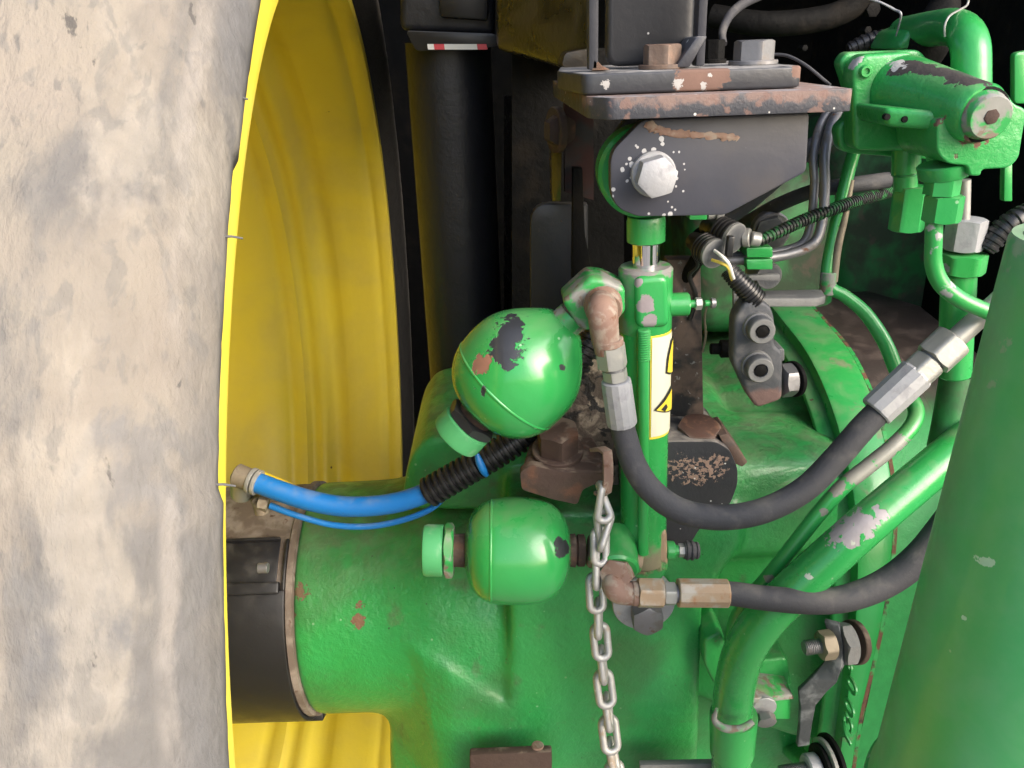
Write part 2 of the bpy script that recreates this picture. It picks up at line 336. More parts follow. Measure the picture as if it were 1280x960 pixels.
def blob(name, mb, m, parent, voxel=.003, smooth=10):
    o = build(name, mb, m, parent, clean=False)
    md = o.modifiers.new('r', 'REMESH'); md.mode = 'VOXEL'; md.voxel_size = voxel; md.use_smooth_shade = True
    s = o.modifiers.new('s', 'SMOOTH'); s.factor = .5; s.iterations = smooth
    dg = bpy.context.evaluated_depsgraph_get(); me = bpy.data.meshes.new_from_object(o.evaluated_get(dg)); o.modifiers.clear()
    old = o.data; o.data = me; me.name = name; bpy.data.meshes.remove(old)
    if not me.materials: me.materials.append(m if not isinstance(m, str) else MT[m])
    me.shade_smooth()
    return o
def thread(p, d, L, r, pitch=.0014):
    pr = [(0, r*.8)]; n = int(L/pitch)
    for i in range(n): pr += [(i*pitch+.1*pitch, r*.88), (i*pitch+.5*pitch, r), (i*pitch+.9*pitch, r*.88)]
    return MB().lathe(p, d, pr+[(L, r*.8)], 28)
TOW = lambda p: (CAM-V(p)).normalized()

# ================================================================== GROUND
g = MB().add([(-60, -60, 0), (60, -60, 0), (60, 60, 0), (-60, 60, 0)], [[0, 1, 2, 3]])
go = build('ground', g, mat('concrete_yard', (.20, .185, .165), .9, 0, [dict(col=(.13, .12, .10), mask=[('noise', 1.2, .45, .65)])], bump=((40, .003),), vscale=3)); go['kind'] = 'structure'

# ================================================================== WHEEL
WO = CAM + V((-.143, .696, -.374)); psi, cmb = .041, -.032
WA = V((math.cos(psi)*math.cos(cmb), math.sin(psi)*math.cos(cmb), math.sin(cmb)))
wh = thing('tractor_wheel', 'yellow rimmed tractor wheel with a pale mud caked tyre', 'wheel', WO)
_, wu, wv = frame(WA)
def wpt(t, r, q): return WO + WA*t + (wu*math.cos(q)+wv*math.sin(q))*r
def wprof(prof, seg, fn=None):
    return [[wpt(*(fn(t, r, q) if fn else (t, r)), q) for q in [2*pi*j/seg for j in range(seg)]] for t, r in prof]
qcam = math.atan2((CAM-WO).dot(wv), (CAM-WO).dot(wu))     # angle that faces the viewer
def pxq(py):       # wheel angle of the tyre edge seen at image row py
    best = None
    for i in range(721):
        q = qcam-1.4+2.8*i/720; d = wpt(.013, .5, q)-CAM
        yy = 480-FPX*d.dot(_up)/d.dot(_fw)
        if d.dot(_fw) > 0 and (best is None or abs(yy-py) < best[0]): best = (abs(yy-py), q)
    return best[1]
q_a, q_b = pxq(177), pxq(615)
def tfn(t, r, q):
    dt = dr = 0
    p = wpt(t, r, q)
    if r > .47:
        n1 = noise.noise(p*14); n2 = noise.noise(p*55)
        dr = (n1*.004 + n2*.0012)*min(1, max(.15, (r-.51)/.03))
        if t > -.03:
            k = max(0, 1-abs(t-.012)/.02)
            e = noise.noise(V((q*9, 3, 0)))*.0006 + noise.noise(V((q*60, 7, 0)))*.0004
            lo_, hi_ = min(q_a, q_b), max(q_a, q_b)
            step = -.0012 if lo_ < q < hi_ else .0008
            dt = k*(e+step)
    return t+dt, r+dr
prof = [(-.50, .45), (-.52, .50), (-.50, .545), (-.42, .556), (-.33, .5585), (-.25, .558)] + [(-.25+.2*i/26, .558-.006*(i/26)**2) for i in range(1, 27)] + \
       [(-.045, .551), (-.035, .549), (-.026, .546), (-.016, .5415), (-.007, .535), (.001, .527), (.007, .5185), (.011, .509), (.013, .500), (.0125, .493), (.010, .485), (.004, .475), (-.004, .466), (-.02, .462), (-.05, .461), (-.12, .459), (-.4, .459)]
tm = MB(); R_ = wprof(prof, 620, tfn); tm.rings(R_, closed=True)
build('tyre', tm, 'tyre', wh, smooth=60, clean=False)
tyre = [o for o in C.objects if o.name == 'tyre'][0]
for (px, py, L) in ((303, 117, 17), (290, 290, 27), (272, 604, 30)):
    q = pxq(py); p = wpt(.010, .497, q)
    t = MB().tube([p-WA*.004, p+WA*L*mpp(p)*.5, p+WA*L*mpp(p)+V((0, 0, -.0008))], [.0006, .0005, .00035], 8)
    nb = build('rubber_nib', t, 'nib', tyre)
rr = []
RP = [(-.42, .448), (-.30, .448), (-.17, .452), (-.04, .458), (-.016, .460), (-.004, .458), (-.001, .446), (-.002, .438), (-.005, .4365), (-.010, .4362), (-.016, .4358), (-.018, .4372), (-.022, .4372), (-.024, .4352), (-.035, .4345), (-.062, .4335), (-.074, .4335), (-.079, .4360), (-.085, .4400), (-.092, .4412), (-.099, .4400), (-.105, .4320), (-.110, .4280), (-.117, .4280), (-.121, .4305), (-.126, .4325), (-.131, .4305), (-.136, .4230), (-.146, .4225), (-.150, .4248), (-.156, .4262), (-.162, .4230), (-.167, .4180), (-.21, .416), (-.25, .410), (-.27, .36), (-.275, .30), (-.262, .2), (-.262, .10)]
rm = MB(); rm.rings(wprof(RP, 360), caps=False)
build('rim', rm, 'yellow', wh, smooth=50, clean=False)
# hub disc closing the wheel, bolted behind the barrel
hb = MB(); hb.lathe(WO-WA*.285, WA, [(0, .11), (.03, .11), (.035, .10), (.06, .095), (.065, .05)], 64)
build('hub', hb, 'green', wh)
for i in range(8):
    q = 2*pi*i/8; p = wpt(-.258, .16, q); build('wheel_nut', MB().hex(p, WA, .027, .018), 'steel', wh)

# ================================================================== AXLE HOUSING
def tubeax(px): return None
ty = .66
TC = lambda x: CAM + V((x, ty, -.481 + .0*x))
axle = thing('axle_housing', 'large green cast axle housing with a round flange and embossed digits', 'axle', (-.05, .66, CAM.z-.62))
TR = .1075
tA, tB = V((-.30, .665, CAM.z-.486)), V((.30, .655, CAM.z-.478))
cast_lay = [dict(col=(.20, .11, .07), mask=[('chips', [(W(451, 735, .56), .007), (W(446, 762, .56), .0055), (W(447, 780, .56), .006), (W(362, 716, .565), .006), (W(368, 745, .565), .009), (W(380, 752, .565), .004), (W(358, 770, .57), .007)], 220, .55)], rough=.9, h=-.0002),
            dict(col=(.05, .075, .03), mask=[('noise', 13, .46, .70, 7)], a=.42, rough=.6),
            dict(col=(.10, .09, .06), mask=[('noise', 40, .60, .75)], a=.5, rough=.9),
            dict(col=(.03, .035, .02), mask=[('noise', 170, .71, .74)], a=.8, rough=.8),
            dict(col=(.09, .075, .05), mask=[('up', .55, .95), ('noise', 60, .36, .62)], a=.4, rough=.95),
            dict(col=(.2, .34, .16), mask=[('speck', 70, .11, .12)], a=.8)]
MT['axle'] = green('green_axle_paint', layers=cast_lay, org=V(axle['_o']), rough=.34, dust=.25, bump=((60, .0010), (240, .0008), (700, .0002)), chip=.74)
b = MB()
xl = W(356, 740, .56).x
b.lathe(V((xl, .6645, CAM.z-.4855)), (1, -.012, .01), [(0, TR), (.05, TR), (.075, TR+.001), (.10, TR+.006), (.12, TR+.011), (.16, TR+.014), (.22, TR+.014)], 72)
YS = .534
b.prism([W(636, 640, YS), W(636, 884, YS), W(560, 838, YS+.003), W(560, 1010, YS+.003), W(872, 1010, YS), W(880, 760, YS), W(930, 680, YS), W(930, 640, YS)], (0, .2, 0))
b.prism([W(850, 640, .605), W(850, 1010, .605), W(1075, 1010, .605), W(1085, 640, .605)], (0, .1, 0))
b.prism([W(562, 838, YS+.003), W(520, 812, .546), W(478, 786, .566), W(456, 882, .604), W(486, 902, .585), W(487, 1010, .575), W(562, 1010, YS+.004)], (0, .12, 0))
# upper saddle
b.prism([W(500, 640, .60), W(506, 596, .60), W(513, 572, .60), W(528, 552, .60), W(550, 545, .60), W(600, 545, .60), W(930, 548, .60), W(960, 640, .60)], (0, .16, 0))
# body towards the flange: round barrel about an axis along x
fx = .262
FO = [(978, 400), (1008, 440), (1036, 500), (1058, 575), (1070, 650), (1071, 740), (1064, 830), (1053, 920), (1040, 1010)]
FP = [WX(a, bb, fx) for a, bb in FO]
bc = V((0, .74, CAM.z-.44)); fpts = [(p.y-bc.y, p.z-bc.z) for p in FP]
def shrink(p, k, dx): return V((fx+dx, bc.y+(p.y-bc.y)*k, bc.z+(p.z-bc.z)*k))
sp = spline([tuple(p) for p in FP], 5)
FS = [V(p) for p in sp]
FS = [V((fx, FS[0].y+.22, FS[0].z-.02))] + [V((fx, FS[0].y+.06, FS[0].z+.005))] + FS + [V((fx, FS[-1].y+.1, FS[-1].z-.06)), V((fx, FS[-1].y+.3, FS[-1].z-.08))]
rings = []
for k_, dx in ((.55, -.20), (.62, -.13), (.70, -.085), (.76, -.05), (.80, -.02), (.82, .02)):
    rings.append([shrink(p, k_, dx) for p in FS])
b.rings(rings)
Rg = []
for px, k_ in ((832, 0), (880, 0), (930, 0), (980, .002), (1020, .006), (1048, .014)):
    Rg.append([W(px, py, y_+k_) for py, y_ in ((515, .655), (532, .622), (545, .598), (556, .579), (567, .565), (582, .555), (605, .549), (640, .545), (700 - (px-832)*.06, .543))] + [W(px, 700, .70), W(px, 515, .70)])
b.rings(Rg)
ptube(b, [(905, 568, .600, 14), (985, 566, .60, 16), (1030, 560, .60, 12), (1050, 575, .60, 10)])
body = blob('housing', b, 'axle', axle, .0026, 44)
# flange with its rim
fl = MB(); fl.rings([[p for p in FS], [p+V((.040-.027*min(1, max(0, (FS[2].z-p.z)/.26)), 0, 0)) for p in FS]])
build('flange', fl, green('green_flange_paint', org=V(axle['_o']), layers=[dict(col=(.05, .05, .04), mask=[('chips', [(WX(1012, 456, .27), .006)], 200, .4)], rough=.9),
      dict(col=MUD, mask=[('noise', 60, .58, .7)], a=.6)]), axle, bevel=.003)
fr = MB(); fr.rings([[shrink(p, .86, .02) for p in FS], [shrink(p, .9, -.012) for p in FS], [shrink(p, .93, -.012) for p in FS], [shrink(p, .95, .01) for p in FS]])
build('inner_ring', fr, 'green_cast', axle, bevel=.003)
br = MB(); rd = MB(); rd.rings([[shrink(p, .992, .0398-.027*min(1, max(0, (FS[2].z-p.z)/.26))) for p in FS], [shrink(p, .992, .0430-.027*min(1, max(0, (FS[2].z-p.z)/.26))) for p in FS]]); build('rusty_joint', rd, mat('rusty_green_edge', RUST, .9, 0, [dict(col=GRN, mask=[('noise', 60, .44, .54)], rough=.5), dict(col=(.04, .03, .02), mask=[('noise', 90, .55, .65)])], bump=((200, .0006),)), axle)
br.rings([[shrink(p, .965, .010) for p in FS], [shrink(p, .965, .085) for p in FS], [shrink(p, .93, .088) for p in FS], [shrink(p, .93, .16) for p in FS]])
build('brake_ring', br, mat('grimy_brown_and_green_band', (.035, .026, .022), .6, 0, [dict(col=(.085, .062, .05), mask=[('noise', 40, .45, .7)], a=.7, rough=.9), dict(col=GRN, mask=[('z', WX(1090, 600, fx).z, WX(1090, 640, fx).z, 30, .01)] if 0 else [('z', WX(1090, 560, fx).z, WX(1090, 600, fx).z, 30, .01)], rough=.5)], org=V(axle['_o']), bump=((70, .0008), (400, .0002)), var=.3), axle, bevel=.002)
# fixed lugs cast on the face
for nm, pl, y0, dp in (('casting_lug', [(880, 800), (900, 790), (912, 812), (912, 850), (892, 856), (880, 830)], .520, .04), ('casting_lug', [(946, 826), (984, 822), (990, 858), (946, 860)], .520, .04)):
    build(nm, MB().prism(rounded([W(a, c_, y0) for a, c_ in pl], .004), (0, dp, 0)), 'green_cast', axle, bevel=.004, seg=3)
# embossed digits on the flange face, read upwards
tx = bpy.data.curves.new('digits', 'FONT'); tx.body = 'Y30 0°'; tx.size = .024; tx.extrude = .0006; tx.bevel_depth = .0003; tx.space_character = 1.05
to = bpy.data.objects.new('digits', tx); C.objects.link(to)
dg = bpy.context.evaluated_depsgraph_get(); tme = bpy.data.meshes.new_from_object(to.evaluated_get(dg)); bpy.data.objects.remove(to)
p0, p1 = WX(1062, 940, fx-.0012), WX(1073, 845, fx-.0012)
ux = (p1-p0).normalized(); uz = V((-1, 0, 0)); uy = uz.cross(ux)
kx = (p1-p0).length/max(v.co.x for v in tme.vertices)
mm_ = Matrix((ux*kx, uy*kx, uz)).transposed()
for v in tme.vertices: v.co = p0 + mm_ @ v.co - V(axle['_o'])
tme.materials.clear(); tme.materials.append(MT['green']); do = bpy.data.objects.new('embossed_digits', tme); C.objects.link(do); do.parent = axle
# collar and black cover at the wheel end
ca = V((xl, .6645, CAM.z-.4855)); cax = V((-1, .012, -.01)).normalized()
build('end_collar', MB().lathe(ca+cax*-.002, cax, [(0, TR-.004), (.001, TR+.0015), (.006, TR+.0018), (.0075, TR-.001), (.12, TR-.001)], 90), mat('dusty_brown_collar', (.15, .115, .09), .8, .1, [dict(col=(.24, .20, .165), mask=[('noise', 60, .42, .62)], rough=.9), dict(col=(.09, .05, .03), mask=[('noise', 90, .6, .7)], rough=.9)], bump=((90, .0008),), var=.2), axle)
cv = MB()
def arc(t0, t1, q0, q1, r0, r1, n=40):
    a, u, v = frame(cax)
    R = []
    for i in range(n+1):
        q = q0+(q1-q0)*i/n; d = V((0, -math.cos(q), math.sin(q)))
        R.append([ca+cax*t0+d*r0, ca+cax*t1+d*r0, ca+cax*t1+d*r1, ca+cax*t0+d*r1])
    return R
def qrow(py, x=-.2):       # angle on the tube at image row py
    for i in range(400):
        q = 1.6-3.2*i/399; p = ca+V((x-ca.x, -math.cos(q)*TR, math.sin(q)*TR)); d = p-CAM
        if 480-FPX*d.dot(_up)/d.dot(_fw) > py: return q
    return -1.5
q1, q2 = qrow(676), qrow(738)
cv.rings(arc(.006, .12, q2, -1.9, TR+.001, TR+.0055)); cv.rings(arc(.006, .0085, q1, q2, TR+.0008, TR+.005, 10))
cv.rings(arc(.014, .12, q1, q2, TR-.0005, TR+.0012, 10)); cv.rings(arc(.014, .12, q1+.02, q1-.005, TR, TR+.005, 3))
build('seal_cover', cv, MT['plastic'], axle, bevel=.0008)
build('cover_tab', MB().rings(arc(.002, .042, -1.12, -1.45, TR+.003, TR+.012, 8)), 'plastic', axle, bevel=.001)
pb = W(329, 710, .556); build('cover_screw', MB().cyl(pb+V((.004, 0, 0)), pb+V((-.004, -.000, 0)), .0042), 'steel', axle)
build('cover_ledge', MB().rings(arc(.010, .12, qrow(728), qrow(742), TR+.001, TR+.009, 4)), 'plastic', axle, bevel=.0015)

# ================================================================== ACCUMULATORS
def accumulator(pc, pt, y, rpx, label, seam, capd, chips_dark, chips_rust, prof_k, neck):
    cen = W(pc[0], pc[1], y); tip = W(pt[0], pt[1], y); ax = (tip-cen).normalized(); r = rpx*mpp(cen)
    t = thing('hydraulic_accumulator', label, 'accumulator', cen-V((0, 0, r)), 'green hydraulic accumulators beside the cylinder')
    sc = lambda L: [(W(a, c_, y-math.sqrt(max(0, 1-((a-pc[0])**2+(c_-pc[1])**2)/rpx**2))*r*.95), q*mpp(cen)) for a, c_, q in L]
    m = green('green_accumulator_paint', org=V(t['_o']), rough=.24, dust=.2, coat=.4, chip=.78, bump=((25, .0006), (500, .00004)), layers=[
        dict(col=(.025, .027, .032), mask=[('chips', sc(chips_dark), 135, .5)], rough=.5, h=-.0003),
        dict(col=(.23, .11, .07), mask=[('chips', sc(chips_rust), 230, .45)], rough=.9, h=-.0003)])
    P = [(r*a, r*b_) for a, b_ in prof_k]; s0 = r*seam
    out = []
    for a, b_ in P: out.append((a, b_))
    build('shell', MB().lathe(cen, ax, out, 96), m, t, smooth=60)
    # weld seam
    rs = None
    for i in range(len(P)-1):
        if P[i][0] <= s0 <= P[i+1][0]: f = (s0-P[i][0])/(P[i+1][0]-P[i][0]); rs = P[i][1]+f*(P[i+1][1]-P[i][1])
    build('weld_seam', MB().lathe(cen, ax, [(s0-.0014, rs-.001), (s0-.0009, rs+.0002), (s0, rs+.00042), (s0+.0009, rs+.0002), (s0+.0014, rs-.001)], 96), m, t, smooth=60)
    return t, cen, ax, r, mpp(cen)
def ellprof(cone=0.0, n=26):
    out = []
    for i in range(n+1):
        a = -pi/2+pi*i/n; x, yv = math.sin(a), math.cos(a)
        e = 2.35
        x = math.copysign(abs(x)**(2/e), x); yv = yv**(2/e)
        out.append((x, max(.02, yv)))
    return out
pk1 = [(-1.0, .30), (-.98, .44), (-.92, .61), (-.80, .77), (-.62, .90), (-.42, .975), (-.2, 1.0), (.0, 1.0), (.2, .975), (.40, .905), (.60, .775), (.78, .615), (.92, .47), (1.01, .37), (1.05, .29)]
pk1 = spline(pk1, 4)
t1, c1, a1, r1, m1 = accumulator((651, 462), (704, 407), .49, 78, 'larger green accumulator with a big black paint chip under the bent hose elbow', -.34, 1,
    [(638, 412, 21), (632, 437, 19), (641, 395, 12), (625, 425, 14), (636, 455, 9), (672, 409, 3), (703, 459, 4), (596, 486, 6), (607, 487, 7), (700, 396, 8), (714, 404, 7), (676, 489, 4), (620, 446, 5)], [(601, 455, 12), (609, 449, 7)], pk1, 1)
# neck, dark hex and cap towards the lower end
b = MB().lathe(c1, -a1, [(r1*.85, 30*m1), (r1*1.02, 30*m1), (r1*1.04, 24*m1), (r1*1.22, 24*m1)], 48); build('lower_neck', b, 'rust_dark', t1)
build('lock_nut', MB().hex(c1-a1*r1*1.12, -a1, 62*m1, 13*m1, both=True), 'black', t1)
build('green_cap', MB().lathe(c1-a1*r1*1.285, -a1, [(0, 32*m1), (2*m1, 34.5*m1), (21*m1, 35*m1), (26*m1, 33.5*m1), (29*m1, 28*m1), (29.5*m1, 0.5*m1)], 56), 'cap', t1)
build('upper_neck', MB().lathe(c1, a1, [(r1*.85, 29*m1), (r1*1.0, 25*m1), (r1*1.04, 21*m1), (r1*1.22, 20*m1)], 48), 'green_old', t1)

pk2 = [(-.99, .2), (-.98, .36), (-.93, .56), (-.84, .74), (-.68, .89), (-.5, .965), (-.25, 1.0), (.0, 1.01), (.25, 1.0), (.48, .955), (.66, .87), (.82, .72), (.93, .52), (.985, .3), (1.0, .1)]
pk2 = spline(pk2, 4)
t2, c2, a2, r2, m2 = accumulator((647, 688), (712, 688), .492, 66, 'smaller green accumulator lying level behind the hanging chain', -.5, 1,
    [(681, 657, 5), (678, 645, 3), (702, 686, 10), (698, 678, 6), (703, 710, 5), (698, 717, 4), (632, 648, 2), (620, 623, 6), (630, 626, 4), (644, 664, 2)], [(604, 728, 6)], pk2, 1)
build('lower_neck', MB().lathe(c2, -a2, [(r2*.8, 28*m2), (r2*.96, 26*m2), (r2*1.0, 21*m2), (r2*1.28, 20*m2)], 48), 'rust_dark', t2)
build('lock_nut', MB().hex(c2-a2*r2*1.20, -a2, 62*m2, 12*m2, both=True, rot=.2), 'green_old', t2)
build('green_cap', MB().lathe(c2-a2*r2*1.40, -a2, [(0, 30*m2), (1*m2, 32*m2), (20*m2, 32.5*m2), (24*m2, 31*m2), (26*m2, 26*m2), (26*m2, .5*m2)], 56), 'cap', t2)
build('neck_disc', MB().lathe(c2, a2, [(r2*.9, 19*m2), (r2*.98, 20*m2), (r2*1.09, 21*m2), (r2*1.12, 17*m2)], 48), 'rust_dark', t2)
build('neck_disc', MB().lathe(c2, a2, [(r2*1.12, 18*m2), (r2*1.14, 20*m2), (r2*1.26, 20*m2), (r2*1.28, 17*m2)], 48), 'rust_dark', t2)

# ================================================================== SUSPENSION CYLINDER
cy = .50
top, bot = W(807, 335, cy), W(803.5, 700, cy)
cyl = thing('hydraulic_cylinder', 'upright green hydraulic cylinder with a chrome rod and a warning sticker', 'cylinder', bot-V((0, 0, .02)))
ax = (top-bot).normalized(); mc = mpp(W(803, 500, cy)); rb = 30.5*mc
def on(py): # point on the cylinder axis at image row
    p = W(807+(py-335)*-.0095, py, cy); return bot+ax*((p-bot).dot(ax))
co = V(cyl['_o'])
mcyl = green('green_cylinder_paint', org=co, layers=[dict(col=(.20, .15, .10), mask=[('z', on(655).z, on(690).z, 120, .02)], rough=.95, h=.0006, a=.9)], dust=.3, rough=.26)
build('barrel', MB().cyl(on(700), on(405), rb, seg=48), mcyl, cyl)
b = MB().lathe(on(412), ax, [(0, rb), (.002, rb*1.04), ((on(336)-on(412)).length, rb*1.05), ((on(332)-on(412)).length, rb*.95), ((on(332)-on(412)).length, 17*mc)], 48)
build('cylinder_head', b, MT['green_old'] if 0 else green('green_head_paint', org=co, layers=[dict(col=(.22, .21, .20), mask=[('z', on(343).z, on(336).z, 150, .006), ('noise', 70, .38, .5)], rough=.8), dict(col=(.20, .19, .18), mask=[('x', top.x-.006, top.x-.016, 90, .008), ('noise', 60, .4, .55)], rough=.7, a=.8)]), cyl)
fq = W(816, 378, cy-.016)
pl = rounded([W(794, 346, .481), W(836, 344, .481), W(838, 410, .481), W(795, 412, .481)], .006)
mhd = green('green_chipped_head_paint', org=co, layers=[dict(col=(.28, .24, .25), mask=[('chips', [(W(808, 381, .480), .0058), (W(813, 401, .480), .0050), (W(798, 352, .48), .003)], 150, .3)], rough=.7)], rough=.24)
build('port_block', MB().prism(pl, (0, .02, 0)), mhd, cyl, bevel=.0045, seg=4)
build('rod_collar', MB().lathe(on(303), ax, [(0, 19*mc), (.001, 22*mc), ((on(276)-on(303)).length, 22.5*mc), ((on(270)-on(303)).length, 21*mc)], 40), 'green', cyl)
build('rod', MB().cyl(on(335), on(300), 15.8*mc, seg=40, ch=0), 'chrome', cyl)
ey = W(803, 214, .495); build('rod_eye', MB().lathe(ey+V((0, -.006, 0)), (0, 1, 0), [(0, 46*mc), (.002, 50*mc), (.018, 50*mc), (.020, 46*mc)], 56), 'green', cyl)
build('side_port', MB().cyl(W(834, 381, cy-.002), W(861, 380, cy-.002), 14*mc, seg=32), 'green', cyl)
# bleed screws
def bleed(px, py, y, s, m2_):
    p = W(px, py, y); q = mpp(p); d = V((1, 0, 0))
    n = build('bleed_screw', MB().cyl(p, p+d*12*q*s, 5*q*s).cyl(p+d*20*q*s, p+d*28*q*s, 4*q*s), 'green', cyl)
    build('screw_nut', MB().hex(p+d*8*q*s, d, 14*q*s, 8*q*s, both=True), 'zinc', n)
    build('screw_tip', MB().lathe(p+d*(26*q*s), d, [(0, 4*q*s), (2*q*s, 7*q*s), (7*q*s, 6*q*s), (8*q*s, 4*q*s)], 20), m2_, n)
bleed(861, 380, cy-.002, 1, 'steel')
p = W(836, 689, cy-.005)
build('side_port', MB().cyl(W(832, 688, cy-.005), W(843, 688, cy-.005), 12*mpp(p)), 'green', cyl)
bs = build('bleed_screw', MB().cyl(W(842, 688, cy-.005), W(850, 688, cy-.005), 7*mpp(p)), 'green', cyl)
build('screw_nut', MB().hex(W(848, 688, cy-.005), (1, 0, 0), 15*mpp(p), 8*mpp(p), both=True), 'zinc', bs)
b = MB(); corrug(b, [(855, 688, cy-.005, 12), (865, 688, cy-.005, 12.5), (874, 688, cy-.005, 10)], 5, .12); build('dust_cap', b, 'rubber', bs)
# guide rod in front of the barrel
g0, g1 = W(804, 692, .482), W(804, 412, .482); mg = mpp(g1)
build('guide_rod', MB().cyl(g0, g1, 7.6*mg, seg=24), 'green', cyl)
b = MB()
for i in range(13):
    p = W(805, 414+i*2.9, .482); b.lathe(p, ax, [(-.0007, 7.0*mg), (0, 8.7*mg), (.0007, 7.0*mg)], 24)
build('rod_thread', b, 'green', cyl)
# sticker wrapped on the barrel
def patch(z0, z1, q0, q1, r, m, name, n=8, cut=None):
    b = MB(); R = []
    for i in range(n+1):
        q = q0+(q1-q0)*i/n; d = V((math.sin(q), -math.cos(q), 0)); R.append([z0+d*r, z1+d*r])
    vs = [p for r_ in R for p in r_]; b.add(vs, [[2*i, 2*i+2, 2*i+3, 2*i+1] for i in range(n)]); return build(name, b, m, par)
par = cyl
stk = patch(on(536), on(409), math.radians(3), math.radians(105), rb+.0004, MT['styellow'], 'warning_sticker'); par = stk
patch(on(533), on(412), math.radians(6), math.radians(101), rb+.0008, MT['sticker'], 'sticker_face')
def spoly(pts, m, name, e):
    b = MB(); xs = [p[0] for p in pts]; x0, x1 = min(xs), max(xs); n = 14; cols = []
    for i in range(n+1):
        px = x0+(x1-x0)*(.002+.996*i/n); ys_ = []
        for (ax_, ay), (bx_, by) in zip(pts, pts[1:]+pts[:1]):
            if ax_ != bx_ and min(ax_, bx_) <= px <= max(ax_, bx_): ys_.append(ay+(by-ay)*(px-ax_)/(bx_-ax_))
        q = (math.asin(max(-1, min(1, (px-805.5)/30.5))) if px < 834 else math.radians(69+(px-834)*6))-math.radians(10)
        d = V((math.sin(q), -math.cos(q), 0))*(rb+e); cols.append((on(min(ys_))+d, on(max(ys_))+d))
    b.add([p for c_ in cols for p in c_], [[2*i, 2*i+1, 2*i+3, 2*i+2] for i in range(n)])
    build(name, b, m, par, clean=False)
spoly([(816.5, 500), (826, 489.5), (836, 477), (841, 512)], MT['ink'], 'warning_triangle', .0013); spoly([(819, 500), (828, 492), (836, 482), (839, 509)], MT['styellow'], 'triangle_face', .0017)
spoly([(824, 500), (829, 495), (831, 500), (828, 504)], MT['ink'], 'triangle_symbol', .0021)
spoly([(829, 458), (830, 440), (834, 420), (842, 420), (842, 470)], MT['ink'], 'warning_figure', .0013); spoly([(830.5, 457), (831.5, 441), (835, 423), (841, 423), (841, 466)], MT['styellow'], 'figure_face', .0017)
# base block with the lower port
build('base_block', MB().prism(rounded([W(790, 664, .488), W(834, 664, .488), W(836, 712, .488), W(826, 728, .488), W(796, 726, .488), W(778, 705, .488)], .004), (0, .03, 0)),
      green('green_muddy_base_paint', org=co, layers=[dict(col=(.27, .19, .12), mask=[('z', on(705).z, on(690).z, 110, .022)], rough=.95, h=.0008)]), cyl, bevel=.003, seg=3)
pa, pb2 = W(735, 688, .492), W(800, 694, .492)
build('port_neck', MB().cyl(pa, pb2, 21*mpp(pa), 24*mpp(pa)), mat('dusty_port_paint', GRN, .5, 0, [dict(col=(.26, .20, .14), mask=[('noise', 50, .40, .5)], rough=.95, h=.0006)]), cyl, smooth=60)
bo = W(776, 712, .468); build('port_boss', MB().cyl(bo+V((0, .03, .008)), bo+V((-.002, 0, -.001)), 27*mpp(bo)), 'green', cyl)
# worn elbow block on the head
eb = W(738, 380, .485); me_ = mpp(eb)
dirx = (W(775, 366, .492)-W(715, 400, .485)).normalized()
blk = thing('elbow_fitting', 'worn green and grey elbow block joining accumulator and cylinder head', 'fitting', W(740, 412, .49))
b = MB().prism(rounded([W(703, 378, .478), W(737, 347, .478), W(757, 349, .478), W(782, 360, .478), W(782, 392, .478), W(752, 408, .478), W(733, 415, .478), W(722, 409, .478)], .003), (0, .03, 0))
build('elbow_block', b, 'green_old', blk, bevel=.003, seg=3)
p_, q_ = W(716, 396, .492), W(704, 408, .492)
build('collar', MB().hex(q_, p_-q_, 38*me_, (p_-q_).length*1.3, both=True), 'rust_pink', blk)
pc_ = W(753, 378, .478); build('boss_ring', MB().cyl(pc_, pc_+V((.0, -.009, -.002)), 24*me_, 23*me_), 'rust_pink', blk)

# ================================================================== HOSES
def fitting_axis(mb_, pts, y): pass
h1 = thing('hydraulic_hose', 'long black hydraulic hose sweeping from upper elbow up to silver pipe', 'hose', W(900, 665, .46), 'black hydraulic hoses')
b = MB(); ptube(b, [(752, 379, .468, 17), (753, 386, .457, 19), (754, 398, .453, 19), (756, 418, .453, 18), (760, 440, .453, 16)], 6, 24); build('rusty_elbow', b, 'rust_pink', h1, smooth=60)
f0, f1 = W(762, 426, .453), W(768, 462, .453); q = mpp(f0); d = (W(776, 540, .453)-W(761, 432, .453)).normalized()
build('elbow_lip', MB().cyl(W(760, 424, .453), W(761, 432, .453), 19*q), 'rust_pink', h1)
build('hose_nut', MB().hex(W(762, 430, .453), d, 34*q, 31*q, rot=.35, both=True), 'zinc', h1)
build('nut_groove', MB().cyl(W(766, 458, .453), W(769, 470, .453), 13*q), 'steel', h1)
build('hose_collar', MB().hex(W(768, 462, .453), d, 28*q, 14*q, rot=.35), 'zinc', h1)
build('ferrule', MB().lathe(W(770, 475, .453), d, [(0, 17*q), (1*q, 19*q), (8*q, 19.5*q), (60*q, 20*q), (63*q, 19*q), (63*q, 15*q)], 14), 'zinc_white', h1, smooth=20)
b = MB(); ptube(b, [(776, 522, .453, 15), (781, 545, .453, 15.5), (793, 582, .452, 16), (815, 614, .450, 16), (850, 638, .449, 16), (900, 647, .449, 16), (955, 638, .452, 16), (1005, 612, .458, 16), (1045, 573, .465, 16), (1080, 533, .470, 16), (1118, 495, .474, 15.5)], 8, 24)
build('rubber_hose', b, 'rubber', h1, smooth=60)
e0, e1 = W(1094, 515, .473), W(1150, 463, .478); dd = (e1-e0).normalized(); q = mpp(e0)
build('ferrule', MB().lathe(e0, dd, [(0, 15*q), (0, 20.5*q), (2*q, 22*q), (66*q, 22.5*q), (69*q, 21*q), (70*q, 17*q)], 12), 'zinc_white', h1, smooth=20)
